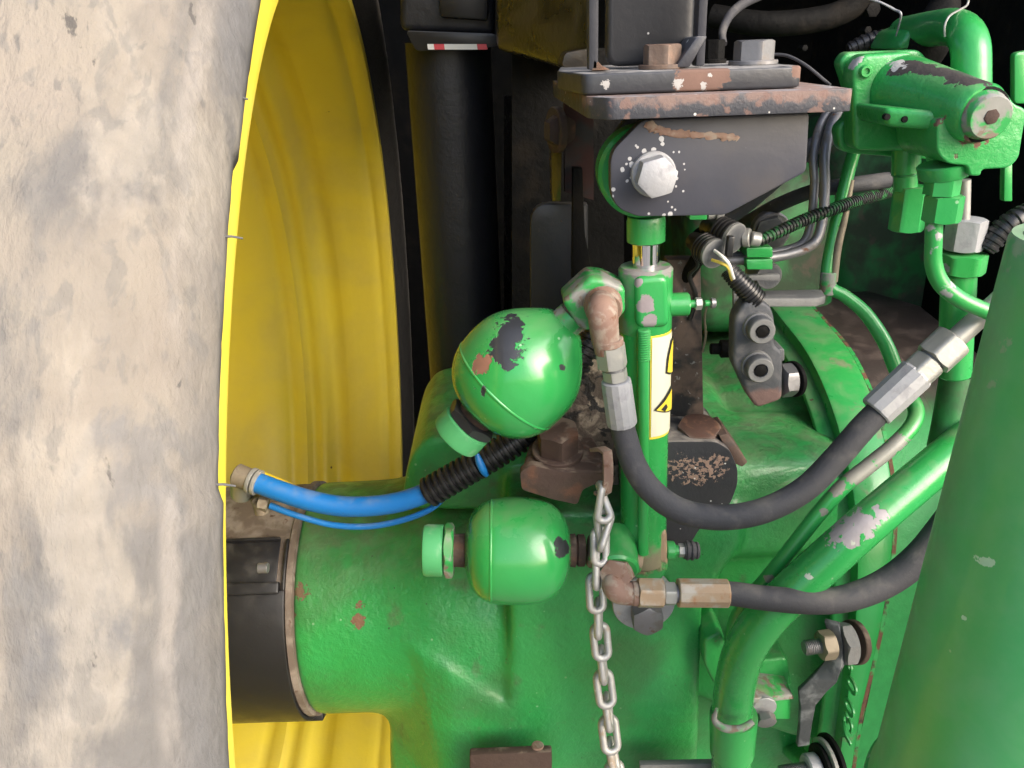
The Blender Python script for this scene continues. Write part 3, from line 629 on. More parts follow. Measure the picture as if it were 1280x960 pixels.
build('hose_collar', MB().hex(W(1143, 470, .477), dd, 38*q, 26*q, rot=.2), 'zinc', h1)
build('nut_groove', MB().cyl(W(1158, 456, .478), W(1170, 445, .479), 17*q), 'steel', h1)
build('hose_nut', MB().hex(W(1165, 450, .479), dd, 44*q, 36*q, rot=.2, both=True), 'zinc', h1)
b = MB(); ptube(b, [(1185, 432, .480, 13), (1215, 405, .482, 13), (1245, 378, .484, 12), (1285, 340, .486, 12)], 6, 24); build('steel_pipe_end', b, 'zinc', h1)

h2 = thing('hydraulic_hose', 'short black hydraulic hose leaving lower elbow and passing behind big pipe', 'hose', W(980, 775, .46), 'black hydraulic hoses')
q = mpp(W(800, 740, .455)); yb = .455
build('boss_ring', MB().hex(W(774, 716, .468), W(766, 722, .455)-W(774, 716, .470), 36*q, .012, both=True), 'rust_pink', h2)
b = MB(); ptube(b, [(775, 716, .474, 13), (770, 722, .466, 14), (767, 731, .458, 15), (772, 739, .455, 15), (785, 742, .455, 14.5), (800, 742, .455, 14)], 6, 24); build('rusty_elbow', b, 'rust_pink', h2, smooth=60)
X = V((1, 0, 0)); X = (W(900, 742, yb)-W(800, 741, yb)).normalized()
build('elbow_lip', MB().cyl(W(790, 742, yb), W(797, 742, yb), 15.5*q), 'rust_pink', h2)
build('hose_nut', MB().hex(W(797, 741, yb), X, 34*q, 32*q, both=True, rot=.3), 'tan', h2)
build('hose_collar', MB().hex(W(830, 742, yb), X, 27*q, 14*q, rot=.3), 'zinc', h2)
build('nut_groove', MB().cyl(W(842, 742, yb), W(850, 742, yb), 11*q), 'steel', h2)
build('ferrule', MB().lathe(W(847, 741, yb), X, [(0, 13*q), (0, 17*q), (1*q, 18.5*q), (61*q, 18.5*q), (63*q, 17*q), (63*q, 12*q)], 10), 'tan', h2, smooth=20)
b = MB(); ptube(b, [(895, 741, yb, 14.5), (915, 742, yb, 15), (960, 748, yb, 15.5), (1020, 752, yb, 16), (1065, 746, yb+.003, 17), (1110, 727, yb+.008, 18), (1150, 696, yb+.012, 19), (1185, 655, yb+.018, 20), (1225, 600, yb+.03, 20)], 8, 24); build('rubber_hose', b, 'rubber', h2, smooth=60)

# ================================================================== CHAIN AND ITS HOOK
hk = MB(); hp = [(742, 562, .485), (752, 561, .478), (759, 565, .473), (760, 580, .470), (760, 600, .468), (758, 614, .468), (752, 619, .470), (747, 614, .474)]
P = [W(*p) for p in hp]; R_ = []
for i, p in enumerate(P):
    t = (P[min(i+1, len(P)-1)]-P[max(i-1, 0)]).normalized(); s_ = V((1, .25, 0)).normalized(); s_ = (s_-t*s_.dot(t)).normalized(); n_ = t.cross(s_)
    wd, th_ = 6.5*mpp(p), 2.6*mpp(p); R_.append([p+s_*wd+n_*th_, p-s_*wd+n_*th_, p-s_*wd-n_*th_, p+s_*wd-n_*th_])
hk.rings(R_); single('chain_hook', 'bent rusty strap hook holding the chain', 'hook', hk, 'rust_pink', bevel=.0006)
ch = thing('hanging_chain', 'galvanised chain hanging from the rusty hook across the axle', 'chain', W(768, 985, .47))
def link(c, yl, half, wid, wire, yaw, tilt, twist=0):
    """one oval link: centre, half length, half width, wire radius, turn about its length"""
    P = []; n = 32
    s = half-wid
    for i in range(n):
        a = 2*pi*i/n; x = wid*math.cos(a); z = wid*math.sin(a)+(s if math.sin(a) >= 0 else -s)
        tw = twist*(z/half)/2; xr, yr = x*math.cos(yaw+tw), x*math.sin(yaw+tw)
        xt, zt = xr*math.cos(tilt)+z*math.sin(tilt), -xr*math.sin(tilt)+z*math.cos(tilt)
        P.append(V(c)+_rt*xt+_up*zt+_fw*yr)
    b = MB(); T = []; seg = 10; R = []
    for i in range(n):
        t = (P[(i+1) % n]-P[i-1]).normalized(); o_ = (P[i]-V(c)); nn = V((0, -1, 0)) if twist else None
        u = t.cross(_fw*math.cos(yaw)-_rt*math.sin(yaw)); u = u.normalized() if u.length > 1e-4 else frame(t)[1]; v = t.cross(u)
        R.append([P[i]+(u*math.cos(2*pi*j/seg)+v*math.sin(2*pi*j/seg))*wire for j in range(seg)])
    b.rings(R, closed=True); return b
LK = [(752, 630, 30, 12.5, 0, 0, 1), (750, 673, 29, 11.0, .35, 0, 1), (750, 686, 0, 0, 0, 0, 0)]
links = [(753, 628, .468, 23, 10.5, .9, .12, 1.9), (753, 662, .468, 24, 10.5, -.8, -.10, 1.9), (750, 683, .470, 22, 10.2, .35, 0, 0), (746, 711, .468, 23, 9.5, 1.35, 0, 0), (745, 741, .474, 22.5, 10.5, .2, .05, 0), (748, 773, .476, 22.5, 10, 1.35, 0, 0),
         (751, 802, .480, 21, 10.5, .15, .1, 0), (753, 831, .482, 21, 10, 1.35, .1, 0), (756, 861, .485, 21.5, 11, .2, .14, 0), (760, 890, .488, 21, 10, 1.3, .12, 0), (762, 918, .490, 21.5, 11, .2, .12, 0), (766, 946, .492, 21, 10, 1.2, .2, 0), (769, 974, .494, 21, 10.5, .2, .1, 0)]
for (px, py, y, hh, ww, yaw, tilt, tw) in links:
    tilt = -tilt; c = W(px, py, y); q = mpp(c); b = link(c, y, hh*q, ww*q*.84, 4.9*q, yaw, tilt, tw); build('chain_link', b, 'galv', ch, smooth=70)

# ================================================================== TOP MOUNT PLATE WITH LUG
yf = .445
zb = W(900, 145, yf).z; zt = W(900, 117, yf).z
mp = thing('mount_plate', 'thick rust speckled grey plate with a bolted side lug above the cylinder', 'bracket', W(820, 270, .47))
fl_, fr_ = W(752, 151, yf), W(1065, 139, yf)
bl = WZ(694, 122, zb); pts = [V((fl_.x+.004, yf, zb)), V((fr_.x, yf, zb)), V((fr_.x, yf+.17, zb)), V((bl.x, max(bl.y, yf+.10)+.03, zb)), V((bl.x, max(bl.y, yf+.10), zb)), V((fl_.x-.006, yf+.014, zb))]
mo = V(mp['_o'])
mpl = mat('rust_speckled_plate_paint', (.038, .040, .050), .5, 0, [
    dict(col=(.24, .225, .23), mask=[('up', .6, .9), ('noise', 80, .25, .55)], a=.85, rough=.9),
    dict(col=(.20, .135, .115), mask=[('z', zb+.005, zt-.002, 140, .007), ('noise', 70, .36, .5)], a=.85, rough=.9),
    dict(col=(.16, .10, .085), mask=[('noise', 120, .56, .62)], a=.8, rough=.9),
    dict(col=(.55, .54, .52), mask=[('speck', 210, .27, .26)], rough=.6)], org=mo, bump=((150, .0005), (600, .0002)))
build('base_plate', MB().prism(rounded(pts, .004), (0, 0, zt-zb)), mpl, mp, bevel=.0015)
yl = .462
lug = [(763, 235), (763, 200), (768, 186), (803, 150), (1012, 140), (1008, 215), (906, 269), (798, 271), (775, 262), (766, 250)]
white_dots = [(787, 198, 3), (790, 206, 4), (778, 212, 3.5), (784, 226, 2.5), (789, 222, 2), (767, 237, 3), (766, 245, 2), (797, 184, 2), (805, 189, 3.5), (817, 187, 4), (827, 174, 4), (828, 180, 3), (846, 223, 2.5), (842, 190, 1.6), (849, 190, 1.5), (855, 205, 1.4), (856, 212, 1.2), (845, 233, 1.6), (854, 239, 1.5), (840, 259, 1.7), (844, 262, 1.6), (835, 252, 1.3), (811, 267, 2), (838, 268, 4), (830, 269, 3), (795, 182, 1.5), (783, 205, 2)]
pins = [(W(a, c_, yl), r_*.85*mpp(W(a, c_, yl))) for a, c_, r_ in white_dots]
mlug = mat('charcoal_lug_paint', (.040, .042, .056), .42, 0, [
    dict(col=(.42, .42, .43), mask=[('chips', pins, 300, .3)], rough=.55),
    dict(col=(.45, .42, .40), mask=[('speck', 85, .10, .14)], a=.8, rough=.6),
    dict(col=(.06, .05, .045), mask=[('noise', 25, .5, .72)], a=.4, rough=.8)], org=mo, bump=((20, .0004), (300, .00005)), var=.06)
build('side_lug', MB().prism(rounded([W(a, c_, yl) for a, c_ in lug], .003), (0, .010, 0)), mlug, mp, bevel=.0010)
lug2 = [(768, 240), (768, 200), (803, 155), (1000, 142), (996, 212), (900, 262), (800, 264)]
build('side_lug', MB().prism([W(a, c_, yl)+V((0, .052, 0)) for a, c_ in lug2], (0, .010, 0)), 'charcoal', mp, bevel=.001)
b = MB(); ptube(b, [(806, 156, yl, 3), (813, 158, yl, 7), (822, 162, yl, 5), (835, 166, yl, 4), (855, 168, yl, 4.2), (880, 169, yl, 3.8), (900, 170, yl, 4.2), (918, 172, yl, 3.6), (924, 173, yl, 1)], 6, 10)
for i, p in enumerate(b.v):
    p += V((1, 0, 1))*(noise.noise(p*500)*.0013+noise.noise(p*1300)*.0007); p.y = yl+(p.y-yl)*.45
build('weld_bead', b, 'rust_pink', mp)
pb = W(816, 217, yl-.0005); q = mpp(pb); nrm = V((0, -1, 0))
pv = thing('pivot_bolt', 'big pale zinc bolt with round washer on the grey lug', 'bolt', pb)
build('washer', MB().cyl(pb+V((0, .001, 0)), pb+nrm*.0042, 28*q, seg=48, ch=.0008), 'zinc_white', pv)
build('bolt_head', MB().hex(pb+nrm*.004, nrm, 44*q, .0125, rot=.25), 'zinc_white', pv)
# upper pad plate
zp0 = zt+.0005; zp1 = W(860, 87, yf+.02).z
p1_, p2_ = W(733, 112, yf+.018), W(1003, 104, yf+.018)
pad = [V((p1_.x-.002, yf+.018, zp0)), V((p2_.x, yf+.018, zp0)), V((p2_.x, yf+.16, zp0)), V((W(700, 88, yf+.16).x, yf+.16, zp0)), V((W(696, 88, yf+.08).x, yf+.08, zp0))]
pp = thing('pad_plate', 'black rounded pad plate lying on the thick grey plate', 'plate', V((.1, yf+.05, zp0)))
mpad = mat('black_pad_paint', (.032, .034, .040), .36, 0, [dict(col=(.30, .29, .28), mask=[('up', .6, .95), ('noise', 70, .3, .55)], a=.8, rough=.9),
    dict(col=(.15, .09, .07), mask=[('chips', [(W(872, 92, yf+.018), .011), (W(858, 100, yf+.018), .006), (W(890, 92, yf+.018), .009), (W(1000, 88, yf+.02), .006)], 90, .5)], rough=.9),
    dict(col=(.34, .33, .32), mask=[('chips', [(W(848, 104, yf+.018), .0026), (W(887, 94, yf+.018), .0014), (W(757, 105, yf+.018), .0022), (W(880, 108, yf+.018), .002)], 420, .7)], rough=.7)], org=V(pp['_o']), bump=((150, .0003),))
build('pad', MB().prism(rounded(pad, [.006, .006, .002, .002, .01]), (0, 0, zp1-zp0)), mpad, pp, bevel=.0035, seg=3)
def bolt_up(px0, px1, py0, py1, y, m, label, group):
    p = W((px0+px1)/2, py1, y); q = mpp(p); t = thing('hex_bolt', label, 'bolt', V((p.x, y, zp1)), group)
    p = V((p.x, y, zp1)); wz = (px1-px0)*q*.97
    build('washer', MB().cyl(p, p+V((0, 0, .0025)), wz*.62, seg=40, ch=.0004), m, t)
    build('bolt_head', MB().hex(p+V((0, 0, .002)), (0, 0, 1), wz*.90, (py1-py0)*q*.98, rot=.1), m, t)
bolt_up(803, 851, 64, 89, yf+.045, 'rust', 'orange rusty hex bolt in front of the black upright bracket', 'hex bolts on the pad plate')
bolt_up(916, 966, 58, 83, yf+.060, 'steel', 'grey hex bolt standing on the pad plate end', 'hex bolts on the pad plate')
bolt_up(880, 905, 54, 78, yf+.115, 'shade_grime', 'near-black hex bolt behind the black upright bracket', 'hex bolts on the pad plate')
# upright channel
ub = thing('upright_bracket', 'black upright channel bracket with rusty foot on the pad plate', 'bracket', V((W(800, 85, yf+.05).x, yf+.06, zp1)))
up1 = .42
b0 = W(758, 84, yf+.065); b1 = W(866, 80, yf+.065)
build('channel_web', MB().prism(rounded([V((b0.x, b0.y, zp1+.0015)), V((b1.x, b0.y, zp1+.0015)), V((b1.x, b0.y, zp1+.3)), V((b0.x, b0.y, zp1+.3))], .008), (0, .012, 0)), 'black', ub, bevel=.003, seg=3)
for (xa, xb) in ((735, 747), (869, 880)):
    xa_, xb_ = W(xa, 60, yf+.04).x, W(xb, 60, yf+.04).x
    build('channel_flange', MB().prism([V((xa_, yf+.036, zp1+.001)), V((xb_, yf+.036, zp1+.001)), V((xb_, yf+.036, zp1+.3)), V((xa_, yf+.036, zp1+.3))], (0, .012, 0)), 'charcoal', ub, bevel=.001)
b = MB(); fx0 = W(738, 80, yf+.04); b.prism([V((fx0.x, yf+.036, zp1+.0006)), V((fx0.x+.011, yf+.036, zp1+.0006)), V((fx0.x+.006, yf+.036, zp1+.003)), V((fx0.x+.001, yf+.036, zp1+.008))], (0, .02, 0)); build('rusty_foot', b, 'rust', ub, bevel=.001)
b = MB(); fx1 = W(875, 78, yf+.036); b.prism([V((fx1.x-.014, yf+.034, zp1+.0006)), V((fx1.x-.006, yf+.034, zp1+.0006)), V((fx1.x+.003, yf+.034, zp1+.016)), V((fx1.x-.003, yf+.034, zp1+.016))], (0, .03, 0)); build('angled_foot', b, 'charcoal', ub, bevel=.001)

# ================================================================== AXLE CLAMPS
cl = thing('axle_clamp', 'brown rusty saddle clamp with a dark bolt under the upper accumulator', 'clamp', W(705, 632, .53))
yc = .500
# sloping top with bent front lip
A_, B_, C_, D_ = W(652, 586, yc), W(764, 590, yc-.005), W(742, 545, yc+.045), W(664, 545, yc+.045)
b = MB().prism([A_, B_, C_, D_], (0, .006, -.012)); build('clamp_top', b, 'rust_dark', cl, bevel=.003, seg=3)
b = MB().prism(rounded([W(650, 590, yc-.003), W(664, 582, yc-.003), W(705, 590, yc-.003), W(764, 592, yc-.003), W(742, 606, yc-.003), W(728, 612, yc-.003), W(722, 631, yc-.003), W(690, 624, yc-.003), W(652, 612, yc-.003)], .003), (0, .008, .0))
build('clamp_lip', b, 'rust_dark', cl, bevel=.0028, seg=3)
b = MB().prism([W(658, 596, yc+.006), W(745, 600, yc+.006), W(735, 560, yc+.03), W(668, 560, yc+.03)], (0, .05, -.02)); build('clamp_body', b, 'rust_dark', cl, bevel=.004)
def bolt_on(px, py, y, wpx, hpx, m, ax, root, flange=1.25, fl=True, rot=.1):
    p = W(px, py, y); q = mpp(p)
    if fl: build('washer', MB().cyl(p-V(ax)*.003, p+V(ax)*.0015, wpx*q*.5*flange, seg=40, ch=.0006), m, root)
    build('bolt_head', MB().hex(p, ax, wpx*q*.9, hpx*q, rot=rot), m, root)
ub_ = V((0, -.25, 1)).normalized()
bolt_on(697, 562, yc+.018, 52, 34, 'rust_dark', ub_, cl)
# crusted block and dark bracket behind the cylinder
b = MB(); b.prism(rounded([W(672, 500, .575), W(722, 440, .575), W(770, 425, .575), W(775, 640, .575), W(668, 640, .575)], .004), (0, .05, 0))
single('dirt_crusted_block', 'dark mounting block crusted with pale dirt behind the accumulator neck', 'block', b, 'cork', bevel=.004)
c2_ = thing('axle_clamp', 'black rounded clamp with rusty bolt and speckled rust band beside the cylinder', 'clamp', W(870, 690, .53))
co2 = V(c2_['_o'])
mc2 = mat('black_clamp_paint', (.026, .027, .032), .42, 0, [
    dict(col=(.30, .20, .15), mask=[('chips', [(W(875, 590, .507), .010), (W(850, 586, .507), .009), (W(895, 586, .507), .010), (W(862, 592, .507), .009), (W(885, 594, .507), .009), (W(907, 580, .507), .004), (W(838, 584, .507), .004)], 200, .5), ('noise', 380, .47, .53)], a=.8, rough=.95, h=.0002),
    dict(col=(.30, .27, .24), mask=[('up', .5, .9), ('noise', 70, .3, .6)], a=.8, rough=.95),
    dict(col=(.6, .6, .58), mask=[('speck', 240, .2, .14)], a=.8)], org=co2, bump=((120, .0006), (500, .0002)))
yk = .513
pl = [(820, 556), (838, 552), (895, 552), (912, 562), (922, 585), (922, 606), (913, 630), (892, 646), (874, 662), (862, 682), (820, 700)]
build('clamp_body', MB().prism(rounded([W(a, c_, yk) for a, c_ in pl], .004), (0, .07, 0)), mc2, c2_, bevel=.006, seg=4)
bolt_on(871, 558, yk+.022, 52, 34, 'rust', ub_, c2_, rot=.45)
b = MB().prism([W(899, 545, yk+.006), W(910, 542, yk+.006), W(935, 578, yk+.006), W(928, 584, yk+.006), W(918, 580, yk+.006)], (0, .03, 0)); build('rusty_tab', b, 'rust', c2_, bevel=.001)
b = MB().prism([W(834, 325, .555), W(876, 325, .555), W(880, 548, .555), W(828, 548, .555)], (0, .014, 0))
bpl = single('support_plate', 'dark upright plate with brown dirt standing beside the cylinder barrel', 'plate', b, mat('dark_plate_paint', (.020, .021, .023), .5, 0, [
    dict(col=(.17, .115, .085), mask=[('noise', 45, .40, .58), ], a=.75, rough=.9), dict(col=(.42, .40, .38), mask=[('noise', 190, .64, .70)], a=.6, rough=.9)], bump=((80, .0008),), var=.3), bevel=.001)
# flat washer and grey bolt under the lower hose
lb = thing('base_bolt', 'grey hex bolt on wide pale washer under the lower elbow', 'bolt', W(804, 758, .545))
p = W(804, 752, .524); q = mpp(p)
build('washer', MB().cyl(p+V((0, .008, 0)), p+V((0, -.003, 0)), 39*q, seg=56, ch=.0006), 'zinc_white', lb)
build('bolt_head', MB().hex(W(807, 764, .521), (0, -1, 0), 36*q, .014, rot=.5), 'steel', lb)

# ================================================================== BLUE HOSES AND SLEEVE
t = thing('air_hose', 'thick blue air hose with metal clamp crossing the axle tube', 'hose', W(420, 645, .55))
yb_ = .553
build('rubber_hose', ptube(MB(), [(318, 602, .556, 13), (345, 612, .552, 13), (385, 625, .548, 13), (430, 633, .546, 12.8), (480, 631, .544, 12.8), (520, 621, .542, 12.8), (560, 602, .540, 12)], 8, 22), 'blue', t, smooth=60)
d = (W(345, 612, .552)-W(318, 602, .556)).normalized(); p = W(318, 602, .556); q = mpp(p)
for s_ in (-6, 1): build('hose_clamp', MB().cyl(p+d*s_*q, p+d*(s_+5)*q, 16.5*q, seg=36), 'zinc', t)
build('hose_tail', MB().cyl(p-d*26*q, p-d*4*q, 15*q, 14*q), 'brass', t); build('tail_base', MB().cyl(W(302, 618, .575), W(302, 596, .565), 14*q), 'zinc', t)
t = thing('air_hose', 'thin blue air line with small brass elbow under the thick one', 'hose', W(430, 665, .55))
build('rubber_hose', ptube(MB(), [(338, 632, .555, 4.5), (370, 644, .550, 4), (415, 656, .547, 4), (460, 658, .545, 4), (500, 651, .543, 4), (535, 638, .541, 4), (555, 622, .542, 4)], 8, 14), 'blue', t, smooth=60)
p = W(335, 631, .555); q = mpp(p); d = V((-1, 0, .25)).normalized()
build('brass_nut', MB().hex(p, d, 18*q, 12*q, both=True), 'brass', t); build('elbow_body', MB().cyl(W(325, 628, .556), W(328, 641, .556), 9*q), 'brass', t); build('elbow_end', MB().cyl(W(322, 628, .56), W(320, 624, .575), 7*q), 'brass', t)
b = MB(); ptube(b, [(325, 594, .565, 6), (345, 602, .562, 6), (375, 615, .560, 6), (410, 628, .558, 6), (450, 636, .556, 6), (520, 626, .552, 6)], 8, 14); single('air_hose', 'yellow line lying behind the thick blue air hose', 'hose', b, 'yhose', smooth=60)
b = MB(); corrug(b, [(533, 617, .540, 20), (580, 590, .541, 19.5), (622, 566, .542, 19), (665, 535, .545, 19), (700, 490, .548, 18), (728, 445, .550, 17), (745, 412, .556, 16)], 8.6, .22, 26)
single('corrugated_sleeve', 'black corrugated sleeve over blue hoses running behind the upper accumulator', 'sleeve', b, 'plastic', smooth=22)
b = MB(); ptube(b, [(596, 567, .5305, 3), (599, 577, .5295, 5), (604, 588, .5295, 5), (608, 594, .532, 3)], 5, 12); single('air_hose', 'short bit of blue hose showing through the sleeve slit', 'hose', b, 'blue')

# ================================================================== SENSOR BRACKET AND WIRING
sb = thing('sensor_bracket', 'grey cast bracket with two socket screws and a long flat arm', 'bracket', W(945, 512, .51))
ys = .506
pl = [(918, 400), (930, 379), (948, 374), (964, 383), (969, 400), (968, 432), (979, 440), (978, 500), (946, 511), (936, 497), (917, 456)]
build('bracket_plate', MB().prism(rounded([W(a, c_, ys) for a, c_ in pl], .004), (0, .016, 0)), mat('grey_bracket_casting', (.070, .075, .085), .6, .3, [dict(col=(.16, .155, .15), mask=[('noise', 90, .5, .7)], a=.7, rough=.9),
    dict(col=(.15, .095, .085), mask=[('z', W(945, 482, ys).z, W(945, 492, ys).z, 120, .008)], rough=.9)], org=V(sb['_o']), bump=((200, .0006), (900, .0002)), var=.25), sb, bevel=.0025, seg=3)
for px, py in ((947, 408), (945, 456)):
    p = W(px, py, ys); q = mpp(p)
    o_ = build('socket_screw', MB().lathe(p+V((0, .001, 0)), (0, -1, 0), [(0, 19*q), (.004, 19*q), (.0045, 17*q), (.011, 16.5*q), (.012, 15*q), (.012, 9*q), (.010, 8*q)], 40), 'cast', sb)
    build('hex_socket', MB().hex(p+V((0, -.0095, 0)), (0, -1, 0), 14*q, .0015), 'shade_grime', o_)
build('flat_arm', MB().prism([W(935, 384, .515), W(1020, 384, .52), W(1031, 380, .525), W(1026, 372, .55), W(935, 374, .55)], (0, 0, .006)), 'cast', sb, bevel=.0012)
build('arm_step', MB().prism(rounded([W(962, 436, .512), W(981, 436, .512), W(981, 452, .512), W(962, 452, .512)], .002), (0, .02, 0)), 'cast', sb, bevel=.001)
sbt = thing('side_bolt', 'dark hex bolt lying sideways beside the grey cast bracket', 'bolt', W(985, 495, .52)); p = W(976, 476, .518); q = mpp(p)
build('bolt_head', MB().hex(p, (1, .15, 0), 38*q, 16*q, rot=.3, both=True), 'steel', sbt); build('washer', MB().cyl(p+V((15*q, .002, 0)), p+V((20*q, .003, 0)), 23*q), 'shade_grime', sbt)
# connectors
def plug(px, py, y, r, dvec, label, n=4):
    p = W(px, py, y); q = mpp(p); d = V(dvec).normalized(); t = thing('wire_plug', label, 'connector', p-V((0, 0, r*q)), 'round wiring plugs under the lug')
    b = MB().lathe(p, -d, [(0, 2*q), (.0, r*.86*q), (1.5*q, r*q), (6*q, r*q)], 36); build('plug_face', b, 'cast', t)
    pr = [(5*q, r*.9*q)]
    for i in range(n): pr += [(6*q+i*6*q, r*.86*q), (7*q+i*6*q, r*1.02*q), (9.5*q+i*6*q, r*1.02*q), (10.5*q+i*6*q, r*.86*q)]
    pr += [(6*q+n*6*q, r*.8*q), (6*q+n*6*q+22*q, r*.6*q)]
    build('plug_ribs', MB().lathe(p, -d, pr, 36), 'plastic', t)
    return t, p, q
t, p, q = plug(895, 318, .515, 19, (.35, -.9, -.15), 'grey faced round plug with white and yellow wires coming out')
plug(920, 299, .520, 20, (.55, -.8, -.2), 'grey faced round plug with small black clip beside the ribbed cable')
b = MB().prism([W(911, 296, .507), W(919, 296, .507), W(916, 322, .507), (W(908, 322, .507))], (0, .006, 0)); build('locking_tab', b, 'plastic', t, bevel=.0008)
b = MB(); ptube(b, [(893, 313, .512, 2), (903, 321, .504, 2.2), (911, 330, .503, 2.2), (916, 345, .508, 2.2), (920, 356, .515, 2)], 6, 8); build('white_wire', b, 'wire_w', t)
b = MB(); ptube(b, [(890, 325, .512, 2), (902, 329, .505, 2.2), (910, 334, .504, 2.2), (914, 346, .509, 2.2), (917, 357, .515, 2)], 6, 8); build('yellow_wire', b, 'wire_y', t)
b = MB(); corrug(b, [(910, 336, .517, 12), (922, 350, .514, 13), (937, 366, .512, 14), (947, 376, .512, 14)], 4.2, .12, 20); single('ribbed_boot', 'short black ribbed cable boot above the grey cast bracket', 'sleeve', b, 'plastic', smooth=30)
b = MB(); corrug(b, [(948, 302, .525, 7), (975, 289, .53, 8), (1005, 275, .54, 8), (1040, 262, .55, 8), (1075, 250, .57, 8), (1110, 240, .60, 8)], 5, .2, 16); single('ribbed_cable', 'thin ribbed black cable running up to the green pipes', 'cable', b, mat('green_dusted_plastic', (.018, .02, .018), .5, 0, [dict(col=(.02, .16, .04), mask=[('noise', 200, .48, .6)], a=.7)]), smooth=30)
p = W(944, 298, .526); q = mpp(p); b = MB().cyl(W(929, 297, .528), W(938, 297, .526), 12*q).cyl(W(938, 298, .526), W(950, 300, .526), 9*q); single('cable_gland', 'pale metal cable gland behind the ribbed cable end', 'gland', b, 'zinc')
# big bolt and disc behind the wiring
bb = thing('flange_bolt', 'large grey hex bolt with washer behind the ribbed cable', 'bolt', W(965, 310, .60)); p = W(965, 289, .60); q = mpp(p)
build('washer', MB().cyl(p+V((0, .01, 0)), p, 24*q), 'steel', bb); build('bolt_head', MB().hex(p, (-.3, -1, 0), 36*q, .010, rot=.3), 'cast', bb)
bb = thing('round_cap', 'dull grey round cap below the green pipe clip', 'cap', W(960, 362, .56)); p = W(961, 345, .555); q = mpp(p)
build('cap_face', MB().lathe(p, (.1, -1, 0), [(-.02, 17*q), (0, 17*q), (.001, 16*q), (.001, 5*q), (.0018, 4*q)], 40), 'cast', bb)
b = MB().prism([W(917, 345, .535), W(975, 343, .535), W(975, 351, .535), W(925, 351, .535), W(924, 395, .535), W(917, 395, .535)], (0, .004, 0)); single('angle_strip', 'thin dark angle strip behind the ribbed cable boot', 'bracket', b, 'cast', bevel=.0006)
# steel lines with green clip
sl = [[(1050, 120, .60, 5.5), (1026, 155, .58, 5.5), (1017, 196, .565, 5.5), (1018, 230, .56, 5.5), (1014, 275, .555, 5.5), (1004, 303, .552, 5.5), (975, 314, .548, 5.5), (940, 318, .545, 5.5), (905, 320, .548, 5.5)],
      [(1062, 120, .60, 6.5), (1040, 155, .575, 6.5), (1031, 196, .56, 6.5), (1031, 235, .552, 6.5), (1028, 275, .547, 6.5), (1017, 304, .543, 6.5), (985, 318, .540, 6.5), (940, 324, .537, 6.5), (900, 326, .540, 6.5)]]
for s_, lab in zip(sl, ('thin dull steel brake line, the rear one of the bent pair', 'thicker dull steel brake line, the front one of the bent pair')):
    single('steel_line', lab, 'pipe', ptube(MB(), s_, 7, 14), 'steel', 'bent steel lines', smooth=60)
gc = thing('pipe_clip', 'small green plastic clip holding the steel lines', 'clip', W(950, 338, .535))
for (a, c_) in ((309, 322), (324, 337)):
    build('clip_half', MB().prism(rounded([W(933, a+1, .528), W(966, a, .528), W(966, c_, .528), W(934, c_, .528)], .001), (0, .022, 0)), 'green', gc, bevel=.0008)
b = MB().prism(rounded([W(862, 258, .53), W(884, 258, .53), W(884, 275, .53), W(862, 275, .53)], .001), (0, .02, 0)); single('relay_block', 'small green block tucked under the lug bottom edge', 'block', b, 'green', bevel=.001)
b = MB().cyl(W(884, 268, .535), W(897, 268, .535), .0035); single('pipe_stub', 'short pale stub beside the small green block', 'pipe', b, 'zinc')
b = MB().prism([W(898, 258, .53), W(908, 258, .53), W(902, 295, .53), W(893, 296, .53)], (0, .004, 0)); single('cable_strap', 'grey bent strap hanging down from the lug to the plugs', 'strap', b, 'cast', bevel=.0006)
for i, (pts, lab, r_) in enumerate(((((876, 300, .54), (866, 312, .54), (872, 330, .545), (862, 345, .55), (870, 372, .552), (862, 400, .553)), 'dark tangled wire hanging behind the grey plugs', 3), (((884, 380, .545), (881, 398, .548), (882, 420, .552), (878, 440, .555)), 'frayed straw coloured cord beside the bleed screw', 1.5))):
    single('loose_wire', lab, 'wire', ptube(MB(), [(a, c_, y_, r_) for a, c_, y_ in pts], 6, 8), 'plastic' if i == 0 else 'brass')
b = MB(); ptube(b, [(870, 290, .55, 9), (880, 305, .545, 10), (868, 330, .55, 9), (855, 350, .56, 8)], 5, 12); single('cable_bundle', 'dark cable bundle in the shade behind the lug', 'cable', b, 'shade_grime')
b = MB().hex(W(900, 436, .545), (1, 0, 0), 20*mpp(W(900, 436, .545)), .008, both=True); b.cyl(W(888, 436, .545), W(900, 436, .545), .004); single('small_nut', 'small dirty nut and stud beside the support plate', 'nut', b, 'shade_grime')
# thin green pipe with its bends
b = MB(); ptube(b, [(1070, 180, .575, 8), (1058, 225, .57, 8), (1045, 280, .565, 8), (1036, 325, .560, 8), (1034, 352, .557, 8), (1041, 362, .555, 8), (1056, 370, .553, 8), (1082, 392, .548, 8.5), (1106, 428, .54, 9), (1120, 462, .535, 9), (1134, 490, .530, 9), (1145, 512, .520, 10), (1140, 532, .510, 10), (1118, 556, .503, 10), (1085, 583, .498, 10), (1055, 607, .494, 10), (1025, 640, .492, 10), (990, 684, .490, 9.5), (960, 722, .490, 9.5), (935, 752, .492, 10), (921, 775, .50, 10), (915, 800, .515, 10)], 7, 16)
gp_lo = V(W(915, 800, .515))
mgp = green('green_thin_pipe_paint', org=V((0, 0, 0)), layers=[dict(col=(.22, .22, .20), mask=[('chips', [(W(1105, 566, .495), .012), (W(1080, 588, .49), .012), (W(1048, 609, .487), .007), (W(1030, 640, .487), .003), (W(962, 724, .485), .0035), (W(1122, 552, .50), .008)], 150, .5)], rough=.6, metal=.2)])
